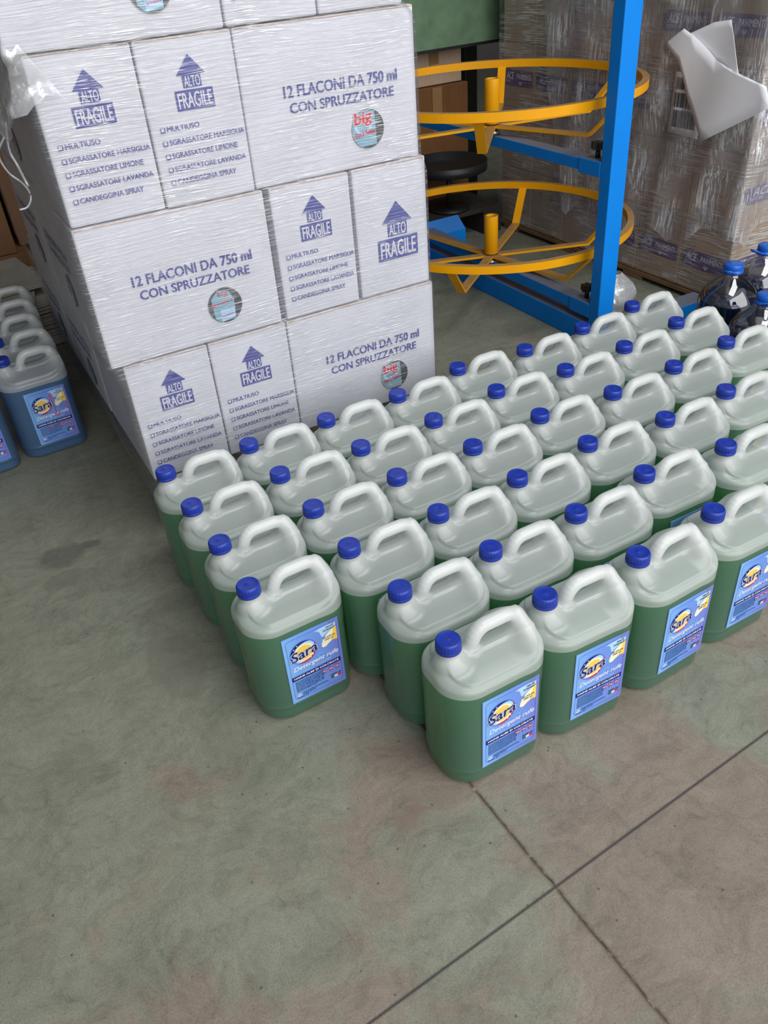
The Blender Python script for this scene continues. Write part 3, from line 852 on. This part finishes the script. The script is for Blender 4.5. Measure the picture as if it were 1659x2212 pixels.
def edge_mesh(w, seed):
    r = random.Random(seed); b = MB(); x = .004; V = []; F = []
    n = 40
    for i in range(n + 1):
        xx = .004 + (w - .008) * i / n; t = r.uniform(.0, .0011)
        V += [(xx, -.0009, CH_ - .0036), (xx, -.0009, CH_ - .0036 + t), (xx, .004, CH_ + .0002)]
    for i in range(n): F += [(3 * i, 3 * i + 3, 3 * i + 4, 3 * i + 1), (3 * i + 1, 3 * i + 4, 3 * i + 5, 3 * i + 2)]
    b.add(V, F); return b.mesh('cut_edge', [M_KRAFT])
ME_EDGE_S = edge_mesh(WS, 1); ME_EDGE_L = edge_mesh(WL, 2)
def carton(kind, x, y, z, rz, label, group, win='big'):
    me = ME_LONG if kind == 'long' else ME_SHORT
    o = link(bpy.data.objects.new('carton', me)); o.location = (x, y, z); o.rotation_euler = (0, 0, rz)
    tag(o, label, 'box', group)
    tag(link(bpy.data.objects.new('cut_edge', ME_EDGE_L if kind == 'long' else ME_EDGE_S), o), 'brown torn board edge')
    pm = {'long': ME_LONGP, 'list': ME_LIST, 'plain': ME_NOLIST}[kind]
    link(bpy.data.objects.new('printed_marks', pm), o)
    if kind == 'long': link(bpy.data.objects.new('bottle_window', ME_WINA if win == 'big' else ME_WINB), o)
    return o
FY = 1.724
ZR = [0.166, 0.469, 0.771, 1.073]             # the four layers, bottom to top
G = 'white cartons shrink-wrapped on the pallet'
carton('list', 0.250, FY, ZR[0], 0, 'white carton at the bottom left, its tick list dipping behind the jugs', G)
carton('list', 0.447, FY, ZR[0], 0, 'white carton at the bottom of the stack face, in the middle between two cartons', G)
carton('long', 0.644, FY, ZR[0], 0, 'wide white carton at the bottom right, bottle window half behind a jug', G)
carton('long', 0.226, FY - .001, ZR[1], 0, 'wide white carton on the left of the second layer, clear bottle window lower right', G, 'sgr')
carton('list', 0.648, FY, ZR[1], 0, 'narrow white carton with tick list in the middle of the second layer', G)
carton('plain', 0.851, FY + .002, ZR[1], 0, 'narrow white carton without tick list at the right end of the second layer', G)
carton('list', 0.229, FY + .004, ZR[2], 0, 'narrow white carton with tick list at the left end of the third layer', G)
carton('list', 0.4255, FY, ZR[2], 0, 'narrow white carton with tick list, second from left in the third layer', G)
carton('long', 0.623, FY + .004, ZR[2], 0, 'wide white carton at the right of the third layer with red lettered bottle window', G)
carton('long', 0.200, FY - .001, ZR[3], 0, 'wide white carton at the top left of the stack, cut by the picture edge', G, 'sgr')
carton('list', 0.612, FY, ZR[3], 0, 'narrow white carton in the middle of the top layer', G)
carton('list', 0.8095, FY, ZR[3], 0, 'narrow white carton at the right end of the top layer', G)
# the left and right flanks of the stack
FLANK = ['just behind the front carton', 'in the middle of the flank', 'at the rear of the flank']
LAYER = ['bottom', 'second', 'third', 'top']
for li, zz in enumerate(ZR):
    y = FY + (WL if li in (0, 2) else WS) + 0.008
    n = 2 if li in (0, 2) else 2
    for q in range(n):
        carton('long', 0.236 + (0.012 if li == 0 else 0), y + WL, zz, -PI / 2, 'white carton on the dark left flank, %s layer, %s' % (LAYER[li], FLANK[q]), G, 'sgr')
        yr = y + ((WS - WL) if li in (0, 2) else (WL - WS))
        o = carton('long', 1.030 - 0.003, yr, zz, PI / 2, 'white carton on the right flank, %s layer, %s' % (LAYER[li], FLANK[q]), G, 'sgr')
        y += WL + 0.004
# pallet below
pal = empty('wooden_pallet', (0.282, 1.750, 0)); tag(pal, 'wooden pallet under the wrapped white cartons', 'pallet')
for i in range(5): MB().box(0, .745, i * .265, i * .265 + .12, .138, .160, bev=.002).build('deck_board', M_WOOD, pal)
for i in range(3):
    for j in range(3): MB().box(i * .315, i * .315 + .115, j * .5, j * .5 + .13, .022, .116, bev=.002).build('block', M_WOOD, pal)
for j in range(3): MB().box(0, .745, j * .5 + .005, j * .5 + .125, .116, .138, bev=.002).build('stringer', M_WOOD, pal)
for i in range(3): MB().box(i * .315 + .005, i * .315 + .11, 0, 1.13, 0, .022, bev=.002).build('bottom_board', M_WOOD, pal)

# ------------------------------------------------------------------ stretch film round the white stack
def film_ring(name, outline, zs, mat, amp=0.0025, parent=None, seed=1):
    """outline(z) -> corner list (open or closed); resampled and slightly puckered"""
    from mathutils import noise as mn
    V = []; cols = 0
    for z in zs:
        C = outline(z); pts = []
        for i in range(len(C) - 1):
            a = Vector(C[i] + (0,)); b = Vector(C[i + 1] + (0,)); n = max(2, int((b - a).length / 0.03))
            if i == 0: cnts = []
            for q in range(NSEG[i]): pts.append((a.lerp(b, q / NSEG[i]), Vector((b.y - a.y, -(b.x - a.x), 0)).normalized()))
        pts.append((Vector(C[-1] + (0,)), pts[-1][1])); cols = len(pts)
        for p, nr in pts:
            k = mn.noise(Vector((p.x * 9 + seed, p.y * 9, z * 11)))
            q = p + nr * (amp * (k + 0.4)); V.append((q.x, q.y, z))
    F = []
    for i in range(len(zs) - 1):
        for q in range(cols - 1): F.append((i * cols + q, i * cols + q + 1, (i + 1) * cols + q + 1, (i + 1) * cols + q))
    b = MB(); b.add(V, F, 0, True); return b.build(name, mat, parent)

def lerp_tab(z, tab):
    for (z0, a), (z1, b) in zip(tab, tab[1:]):
        if z <= z1: return a + (b - a) * max(0, (z - z0)) / (z1 - z0)
    return tab[-1][1]
XL = [(0.10, 0.246), (0.15, 0.242), (0.40, 0.238), (0.455, 0.230), (0.475, 0.216), (0.74, 0.217), (0.775, 0.221), (1.05, 0.221), (1.075, 0.192), (1.40, 0.192)]
XR = [(0.08, 1.053), (0.455, 1.053), (0.475, 1.0465), (0.74, 1.0465), (0.775, 1.0335), (1.05, 1.0335), (1.075, 1.007), (1.45, 1.007)]
YF = [(0.08, 1.7172), (0.45, 1.7172), (0.475, 1.7160), (0.74, 1.7160), (0.775, 1.7172), (1.05, 1.7172), (1.075, 1.7160), (1.45, 1.7160)]
def stack_outline(z):
    xl, xr, yf = lerp_tab(z, XL), lerp_tab(z, XR), lerp_tab(z, YF); r = .006; yb = 2.955
    return [(xl, yb), (xl, yf + r), (xl + r, yf), (xr - r, yf), (xr, yf + r), (xr, yb)]
NSEG = [40, 1, 60, 1, 30]
zs = [0.088 + i * 0.0215 for i in range(62)]
film = film_ring('stretch_film', stack_outline, zs, M_FILM, 0.0022)
tag(film, 'clear stretch film wound tightly round the stack of white cartons', 'plastic film')

def crumple(name, pt, nu, nv, mat, amp, freq, parent=None, seed=0, ragged=None):
    from mathutils import noise as mn
    V = []; F = []
    for j in range(nv + 1):
        for i in range(nu + 1):
            u, v = i / nu, j / nv
            if ragged: v = v * ragged(u)
            p = Vector(pt(u, v)); q = p * freq + Vector((seed, seed * 2, 0))
            d = Vector((mn.noise(q), mn.noise(q + Vector((31, 0, 0))), mn.noise(q + Vector((0, 47, 0)))))
            d2 = Vector((mn.noise(q * 2.7), mn.noise(q * 2.7 + Vector((11, 0, 0))), mn.noise(q * 2.7 + Vector((0, 17, 0)))))
            V.append(p + d * amp + d2 * amp * .45)
    for j in range(nv):
        for i in range(nu): a = j * (nu + 1) + i; F.append((a, a + 1, a + nu + 2, a + nu + 1))
    b = MB(); b.add(V, F, 0, True); return b.build(name, mat, parent)
# the torn flap hanging at the upper left corner, with its twisted strands
def flap_pt(u, v):
    """from the stack's front face round the corner and back along the left flank"""
    drop = (0.06 + 0.22 * min(1, u * 2.0)) * (0.9 + 0.2 * math.sin(5 * u + 1))
    z = 1.062 + 0.05 * min(1, u * 4) + 0.012 * math.sin(31 * u) - drop * v
    if u < .16: return (0.212 + (0.16 - u) * (0.16 + .30 * v), 1.702 - 0.006 * v, z)
    w = u - .16
    return (0.204 + 0.02 * w - (0.02 + 0.06 * w) * v, 1.694 + 0.66 * w, z)
fl = crumple('torn_flap', flap_pt, 40, 40, M_FILM4, 0.013, 16.0, film, 3, lambda u: 0.86 + 0.14 * math.sin(9 * u) * math.cos(23 * u) - .06 * abs(math.sin(61 * u)))
b = MB()
def strand(pts, r):
    P = [Vector(p) for p in pts]; out = []
    for i in range(len(P) - 1):
        for q in range(5):
            t = q / 5; a = P[max(0, i - 1)]; c = P[i]; d = P[i + 1]; e = P[min(len(P) - 1, i + 2)]
            out.append(0.5 * ((2 * c) + (d - a) * t + (2 * a - 5 * c + 4 * d - e) * t * t + (3 * c - a - 3 * d + e) * t ** 3))
    out.append(P[-1]); b.tube(out, r, 0, 6)
strand([(0.175, 1.86, 0.93), (0.155, 1.87, 0.90), (0.162, 1.87, 0.865), (0.182, 1.87, 0.84), (0.190, 1.87, 0.815), (0.178, 1.87, 0.795), (0.160, 1.87, 0.792)], 0.0022)
strand([(0.19, 1.90, 0.95), (0.18, 1.90, 0.90), (0.185, 1.89, 0.87), (0.192, 1.88, 0.83)], 0.003)
strand([(0.15, 1.90, 0.94), (0.135, 1.90, 0.905), (0.15, 1.89, 0.885)], 0.002)
fix_normals(b.build('twisted_strands', M_FILM4, film))

# ------------------------------------------------------------------ blue film-reel stand with two yellow rings
st = empty('reel_stand', (1.79, 1.90, 0)); tag(st, 'blue steel reel stand with tall square post beside the jugs', 'stand')
MB().box(0, .064, 0, .046, 0, 2.1, bev=.003).build('post', M_STEELBLUE, st)
MB().box(.002, .064, 1.345, 1.39, 0, 2.1, bev=.003).build('post', M_STEELBLUE, st)
b = MB(); b.box(0, .085, .046, 1.40, 0.0, .072, bev=.003); b.build('floor_beam', M_STEELBLUE, st)
MB().box(.064, .47, -.045, .03, 0.0, .072, bev=.003).build('front_foot', M_STEELBLUE, st)
# raked rear cross foot
b = MB(); pr = [(-.06, .02), (.06, .02), (.06, .11), (.0, .155), (-.06, .11)]
V = [(x, 1.13 + a, z) for x in (-.30, .20) for a, z in pr]
b.add(V, [(0, 1, 2, 3, 4), (9, 8, 7, 6, 5)] + [(i, 5 + i, 5 + (i + 1) % 5, (i + 1) % 5) for i in range(5)]); fix_normals(b.build('rear_foot', M_STEELBLUE, st))
for z0, z1 in ((.098, .136), (.546, .580)):
    MB().box(.004, .058, .13, 1.346, z0, z1, bev=.002).build('arm', M_STEELBLUE, st)
    a = MB().box(-.001, .063, .046, .145, z0 - .006, z1 + .005, bev=.003).build('sleeve', M_STEELBLUE, st)
    k = MB(); V = []
    for zz in (z1 + .03, z1 + .05):
        for q in range(24):
            r = .019 + .004 * math.cos(6 * 2 * PI * q / 24); V.append((.031 + r * math.cos(2 * PI * q / 24), .095 + r * math.sin(2 * PI * q / 24), zz))
    k.add(V, [tuple(range(24))[::-1], tuple(range(24, 48))] + [(q, (q + 1) % 24, 24 + (q + 1) % 24, 24 + q) for q in range(24)])
    k.lathe([(.008, z1 + .004), (.008, z1 + .032)], 0, 12, (.031, .095)); k.build('star_knob', M_BLACKP, a)
b = MB(); b.box(.075, .13, .80, 1.0, 0.0, .05, bev=.003); b.box(.09, .2, .86, .9, .0, .04, bev=.002); b.build('lock_bracket', M_STEEL, st)

def ring_wheel(z_sp, z_ring, phase, label):
    w = empty('reel_ring', (1.803, 2.520, z_sp)); tag(w, label, 'wheel', 'yellow reel rings on the blue stand')
    zr = z_ring - z_sp
    n = 160; R = .500
    pr = [(-.011, -.013), (.011, -.013), (.011, .013), (-.011, .013)]
    b = MB(); b.sweep([(R * math.cos(2 * PI * i / n), R * math.sin(2 * PI * i / n), zr - .013) for i in range(n)], pr, 0, True)
    fix_normals(b.build('rim', M_ORANGE, w))
    hb = MB(); seg = 28
    hb.lathe([(.024, .012), (.026, .014), (.0255, .150), (.025, .152), (.018, .152), (.018, .060)], 0, seg); fix_normals(hb.build('hub_tube', M_ORANGE, w))
    lw = MB(); lw.lathe([(.030, -.022), (.030, -.010), (.018, -.010), (.018, .01)], 0, 24); lw.build('bearing', M_STEEL, w)
    for k in range(6):
        a = math.radians(phase + 60 * k); c, s = math.cos(a), math.sin(a)
        P = [(r * c, r * s, z) for r, z in ((.022, .004), (.380, .004), (.492, zr - .026))]
        sp = MB(); sp.sweep(P, [(-.015, -.004), (.015, -.004), (.015, .004), (-.015, .004)], 0); fix_normals(sp.build('spoke', M_ORANGE, w))
    return w
ring_wheel(.150, .292, -141, 'lower yellow steel ring with six bent spokes on the blue stand')
ring_wheel(.604, .744, -130, 'upper yellow steel ring with six bent spokes on the blue stand')

# ------------------------------------------------------------------ brown cartons stacked at the right, wrapped in film
CW, CD, CHT = .385, .2185, .2425
ME_KBOX = carton_body('floor_cleaner_carton', CD, CW, CHT, M_KRAFT, .003, .002)
def brush(p, x0, x1, z0, z1, m, lay=1, seed=0):
    r = random.Random(seed); n = 14; top = []; bot = []
    for i in range(n + 1):
        x = x0 + (x1 - x0) * i / n
        e = .25 if i in (0, n) else .06
        top.append((x + r.uniform(-.002, .002), z1 - r.uniform(0, e) * (z1 - z0))); bot.append((x + r.uniform(-.002, .002), z0 + r.uniform(0, e) * (z1 - z0)))
    y = p.y0 - lay * p.st
    V = [(a, y, c) for a, c in top] + [(a, y, c) for a, c in bot]
    p.b.add(V, [(i + n + 1, i + n + 2, i + 1, i) for i in range(n)], m)
def ace_print(w, name, seed, purple=True):
    p = Print(-.0024, .0003)
    if purple: brush(p, .012, w - .012, .082, .146, 0, 1, seed)
    s = w / .2185
    if purple:
        p.text('ACE', .030 * s, .108, .050 * s, .027, 1, 2, 0.3, 0.02)
        p.text('NUOVA', .024 * s, .094, .034 * s, .010, 1, 2, 0.2)
        p.text('PAViMENTi', .098 * s, .112, .098 * s, .019, 1, 2, 0.05, 0.015)
        for q in range(3):
            for k in range(5): p.disc(.118 * s + .006 * q + .003 * math.cos(k * 1.257), .098 - .006 * (q % 2) + .003 * math.sin(k * 1.257), .0017, 1, 2, 8)
    else:
        p.text('X', .060 * s, .150, .020, .026, 4, 1); p.text('X', .130 * s, .146, .020, .026, 4, 1)
    for i, (a, b_) in enumerate(((.05, .16), (.03, .13))):
        x = a; r = random.Random(seed + i)
        while x < b_:
            l = r.uniform(.006, .02); p.rect(x * s, (x + l) * s, .060 - i * .028, .068 - i * .028, 2, 1); x += l + .004
    p.rect(.15 * s, .185 * s, .010, .032, 3, 1)
    return p.b.mesh(name, [M_PURPLE, M_WHITE, M_FADED, M_TAG, M_KRAFT3])
M_FADED = mat_print('faded_brown_ink', srgb(196, 168, 142)); M_TAG = mat_print('small_white_tag', srgb(206, 200, 196))
ME_ACE1 = ace_print(CD, 'printed_marks', 1); ME_ACE0 = ace_print(CD, 'printed_marks', 3, False); ME_ACE2 = ace_print(CW, 'end_print', 5)
zb = .034
POSN = ['nearest the corner', 'second from the corner', 'third from the corner', 'fourth from the corner', 'fifth from the corner', 'sixth from the corner']
TIER = ['bottom', 'second', 'third', 'fourth', 'fifth']
for t in range(5):
    for j in range(6):
        y = 1.862 + (j + 1) * (CD + .002)
        o = link(bpy.data.objects.new('floor_cleaner_carton', ME_KBOX)); o.location = (2.337, y, zb + t * (CHT + .001)); o.rotation_euler = (0, 0, -PI / 2)
        tag(o, 'brown floor cleaner carton, %s tier of far right stack, %s' % (TIER[t], POSN[j]), 'box', 'brown cartons wrapped at the far right')
        link(bpy.data.objects.new('printed_marks', ME_ACE1 if (t == 0 and j < 3) or (t == 2 and j > 1) or (t == 3 and j < 2) else ME_ACE0), o)
        if j == 0:
            e = link(bpy.data.objects.new('end_print', ME_ACE2), o); e.location = (CD, 0, 0); e.rotation_euler = (0, 0, PI / 2)
b = empty('pallet_board', (2.33, 1.856, 0)); tag(b, 'low wooden board under the brown cartons at the far right', 'pallet')
for i in range(3): MB().box(.0 + i * .13, .11 + i * .13, 0, 1.34, .016, .032, bev=.002).build('deck_board', M_WOOD, b)
for i in range(4): MB().box(0, .37, i * .40, i * .40 + .10, 0, .016, bev=.001).build('cross_board', M_WOOD, b)

def ace_outline(z): return [(2.326, 3.20), (2.326, 1.857), (2.331, 1.851), (2.735, 1.851)]
NSEG = [60, 1, 20]
af = film_ring('stretch_film', ace_outline, [.05 + i * .026 for i in range(47)], M_FILM3, .003, seed=5)
tag(af, 'clear stretch film wrapped round the brown cartons at the far right', 'plastic film')
# loose sheet draped over the near half of the stack, gathered in folds with a torn lower edge
DR = [(0.0, .42), (.10, .36), (.18, .27), (.26, .215), (.40, .20), (.52, .17), (.66, .13), (.80, .14), (.92, .15), (1.0, .16)]
def drape_pt(u, v):
    s = u * 1.28
    if s < .36: x, y = 2.322 + (.36 - s), 1.846
    else: x, y = 2.322, 1.846 + (s - .36)
    zlow = lerp_tab(u, DR)
    top = 1.24
    y += (1 - v) * .30 * max(0, u - .45)
    fold = .012 * (0.6 + v) * math.sin(46 * u + 3 * math.sin(5 * v) + 2 * u * v)
    if s < .36: return (x, y - .006 + fold * .6 - .010, top - (top - zlow) * v)
    calm = 1 - .9 * math.exp(-((y - 2.52) / .13) ** 2)
    return (x - .001 + (fold - .012) * calm, y, top - (top - zlow) * v)
crumple('loose_sheet', drape_pt, 90, 46, M_FILM2, .004, 16.0, af, 8, lambda u: 1.0 - .035 * abs(math.sin(37 * u)) - .03 * abs(math.sin(13 * u)))

def sheet(name, pts, x, mat, bow=.006):
    """paper sheet from an outline in the (y, z) plane, gently bowed, paper thin"""
    bm = bmesh.new()
    vs = [bm.verts.new((x, a, c)) for a, c in pts]
    fc = bm.faces.new(vs); bmesh.ops.triangulate(bm, faces=[fc])
    bmesh.ops.subdivide_edges(bm, edges=list(bm.edges), cuts=5, use_grid_fill=True)
    cy = sum(p[0] for p in pts) / len(pts)
    for v in bm.verts: v.co.x += bow * math.sin(22 * (v.co.y - cy) + 9 * v.co.z) 
    me = bpy.data.meshes.new(name); bm.to_mesh(me); bm.free()
    for q in me.polygons: q.use_smooth = True
    me.materials.append(mat); o = link(bpy.data.objects.new(name, me)); 
    so = o.modifiers.new('thickness', 'SOLIDIFY'); so.thickness = .0004
    return o
s1 = sheet('paper_sheet', [(2.212, .822), (2.139, .869), (2.104, .853), (1.997, .789), (1.892, .758), (1.802, .735), (1.774, .682), (2.005, .555), (2.096, .666), (2.152, .782)], 2.276, M_PAPER)
tag(s1, 'large crumpled white paper sheet stuck on the film of the brown carton stack', 'paper')
s2 = sheet('paper_sheet', [(2.137, .85), (2.041, .888), (1.981, .897), (1.911, .758), (1.918, .735), (2.008, .778)], 2.290, M_PAPER)
tag(s2, 'white paper sheet tucked behind the upper edge of the larger sheet', 'paper')
bc = empty('barcode_slip', (2.302, 0, 0)); tag(bc, 'white slip with black barcodes half hidden under the large paper sheet', 'paper')
sl = sheet('slip_paper', [(2.182, .740), (2.186, .556), (2.050, .550), (2.050, .745)], 0.0, M_PAPER, .001); sl.parent = bc
b = MB(); rr = random.Random(4)
for z0, z1 in ((.575, .628), (.636, .680), (.69, .725)):
    y = 2.068
    while y < 2.172:
        wd = rr.choice((.0012, .002, .0032)); b.add([(-.0022, y, z0), (-.0022, y + wd, z0), (-.0022, y + wd, z1), (-.0022, y, z1)], [(0, 1, 2, 3)]); y += wd + rr.choice((.0012, .0018, .003))
b.build('barcode', M_BLACK, bc)

# ------------------------------------------------------------------ large bottles of dark blue liquid at the right edge
def pet_bottle(x, y, rz, label):
    r = empty('water_bottle', (x, y, 0), rz); r.scale = (1.16, 1.16, 0.885); tag(r, label, 'bottle', 'large bottles of dark blue liquid')
    sh = MB(); sh.lathe([(.050, .002), (.066, .004), (.074, .014), (.076, .04), (.074, .06), (.077, .075), (.077, .13), (.074, .14), (.077, .15), (.078, .195), (.074, .222), (.060, .250), (.040, .274), (.025, .288), (.0215, .294), (.0215, .300), (.019, .302), (.019, .316)], 0, 48)
    sh.build('bottle_body', M_PETCLEAR, r)
    lq = MB(); lq.lathe([(.049, .004), (.064, .006), (.072, .016), (.074, .04), (.072, .06), (.075, .075), (.075, .13), (.072, .14), (.075, .15), (.076, .195), (.0745, .209), (.0735, .212)], 0, 48); lq.build('liquid', M_DEEPBLUE, r)
    cp = MB(); cp.lathe([(.0255, .300), (.0265, .303), (.0265, .309), (.0235, .311), (.0235, .313), (.0240, .315), (.0238, .329), (.0222, .332), (.002, .332)], 0, 48, rad=lambda i, q, rr_: rr_ + (.0004 if i in (5, 6) and q % 2 else 0)); cp.build('cap', M_BRIGHTCAP, r)
    hd = MB(); hd.tube([(-.022, -.012, .305), (-.046, -.012, .318), (-.062, -.006, .330), (-.062, .006, .330), (-.046, .012, .318), (-.022, .012, .305)], .003, 0, 8); hd.build('carry_loop', M_BRIGHTCAP, r)
    return r
pet_bottle(2.080, 1.640, .5, 'clear bottle of dark blue liquid with carry loop, in front of the brown cartons')
pet_bottle(2.285, 1.690, .1, 'clear bottle of dark blue liquid at the right picture edge, behind the others')
pet_bottle(1.965, 1.420, .9, 'clear bottle of dark blue liquid at the right picture edge, nearest the jugs')

# clear bag lying behind the blue post
def bag_pt(u, v):
    a = 2 * PI * u; r = .062 * math.sin(PI * (0.04 + .92 * v)) + .004
    return (2.02 + r * math.cos(a) * 1.2, 2.07 + r * math.sin(a), .008 + .15 * v)
cb = crumple('clear_bag', bag_pt, 36, 22, M_FILM4, .007, 24.0, None, 2); tag(cb, 'crumpled clear plastic bag on the floor behind the blue post', 'plastic bag')

# ------------------------------------------------------------------ background behind the yellow rings
def simple_carton(name, x0, x1, y0, y1, z0, z1, mat, label, cat='box', tape=True, rz=0.0):
    o = empty(name, (x0, y0, z0), rz); tag(o, label, cat)
    me = carton_body('carton_body', x1 - x0, y1 - y0, z1 - z0, mat, .004, .003); link(bpy.data.objects.new('carton_body', me), o)
    if tape:
        w, h = x1 - x0, z1 - z0
        MB().box(w * .48, w * .48 + .05, -.0042, -.0036, h * .62, h - .003).build('tape', M_TAPE, o)
    return o
M_TAPE = plain('packing_tape', srgb(148, 112, 74), 0.3, 0.05, 10)
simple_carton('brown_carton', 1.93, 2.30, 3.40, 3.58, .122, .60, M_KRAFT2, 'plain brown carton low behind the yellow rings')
simple_carton('brown_carton', 1.95, 2.28, 3.42, 3.57, .603, .735, M_KRAFT, 'paler brown carton stacked on another behind the yellow rings')
lo = empty('dark_pallet', (1.62, 3.135, 0)); tag(lo, 'dark pallet under the brown cartons behind the rings', 'pallet')
for i in range(6): MB().box(0, .68, i * .13, i * .13 + .122, .100, .120, bev=.002).build('deck_board', M_DARKWOOD, lo)
for i in range(3): MB().box(i * .29, i * .29 + .10, 0, .77, 0, .100, bev=.002).build('runner', M_DARKWOOD, lo)
tr = empty('round_tray', (2.07, 3.22, .29)); tag(tr, 'black round tray leaning in front of the brown carton', 'tray')
b = MB(); b.lathe([(.06, 0), (.165, 0.0), (.172, .004), (.172, .042), (.166, .042), (.160, .012), (.02, .012)], 0, 48); b.build('dish', M_BLACKP, tr)
b = MB(); b.lathe([(.012, -.168), (.012, 0.002)], 0, 16); b.lathe([(.09, -.168), (.09, -.158)], 0, 24); b.build('leg', M_BLACKP, tr)
mc = empty('green_machine', (1.7, 3.30, 0)); tag(mc, 'green painted machine hood above the brown cartons', 'machine')
b = MB(); b.box(0.15, .80, 0.03, .5, .745, 1.5, bev=.01); b.build('hood', M_GREENM, mc)
b = MB(); b.box(.72, .79, .30, .38, 0, .748, bev=.004); b.build('leg', M_BLACKP, mc)
b = MB(); b.box(.1, .16, .32, .38, 0, .748, bev=.004); b.build('leg', M_BLACKP, mc)
MB().box(.16, .78, .024, .031, .745, .756).build('edge_trim', M_BLACKP, mc)

# ------------------------------------------------------------------ background at the left behind the blue jugs
pile = [(-.22, .335, 3.14, 3.66, .002, .062, 2), (-.16, .30, 3.16, 3.62, .064, .124, -4), (-.20, .31, 3.13, 3.60, .126, .170, 5), (-.20, .25, 3.15, 3.55, .172, .200, -9), (-.16, .27, 3.20, 3.60, .202, .216, 8)]
PN = ['bottom', 'second from the bottom', 'in the middle', 'second from the top', 'on top']
for i, (x0, x1, y0, y1, z0, z1, a) in enumerate(pile):
    o = empty('folded_carton', ((x0 + x1) / 2, (y0 + y1) / 2, z0), math.radians(a)); w, d = (x1 - x0) / 2, (y1 - y0) / 2
    tag(o, 'flattened grey carton lying %s of the pile behind the blue jugs' % PN[i], 'cardboard', 'flattened grey cartons behind the blue jugs')
    n = max(2, int((z1 - z0) / .006)); t = (z1 - z0) / n
    b = MB(); r = random.Random(i)
    for q in range(n):
        e = r.uniform(-.012, .012); b.box(-w + e, w + e, -d + r.uniform(-.006, .01), d, q * t, q * t + t * .86, bev=.0008)
    b.build('layered_board', M_GREY, o)
    MB().box(-w * .2, w * .25, -d * .55, -d * .40, (z1 - z0) - .0006, (z1 - z0) + .0001).build('printed_strip', M_FADED, o)
simple_carton('brown_carton', -.45, .275, 3.95, 4.4, .14, .80, M_KRAFT3, 'tall brown carton at the left picture edge behind the grey pile')
simple_carton('brown_carton', .30, .75, 4.05, 4.5, .14, .56, M_KRAFT3, 'darker brown carton beside the tall one, seen through the gap by the film')
lo = empty('dark_pallet', (-.46, 3.95, 0)); tag(lo, 'dark pallet under the two brown cartons at the left', 'pallet')
for i in range(6): MB().box(i * .21, i * .21 + .15, 0, .55, .116, .138, bev=.002).build('deck_board', M_KRAFT3, lo)
for i in range(3): MB().box(0, 1.2, i * .22, i * .22 + .1, 0, .116, bev=.002).build('runner', M_KRAFT3, lo)
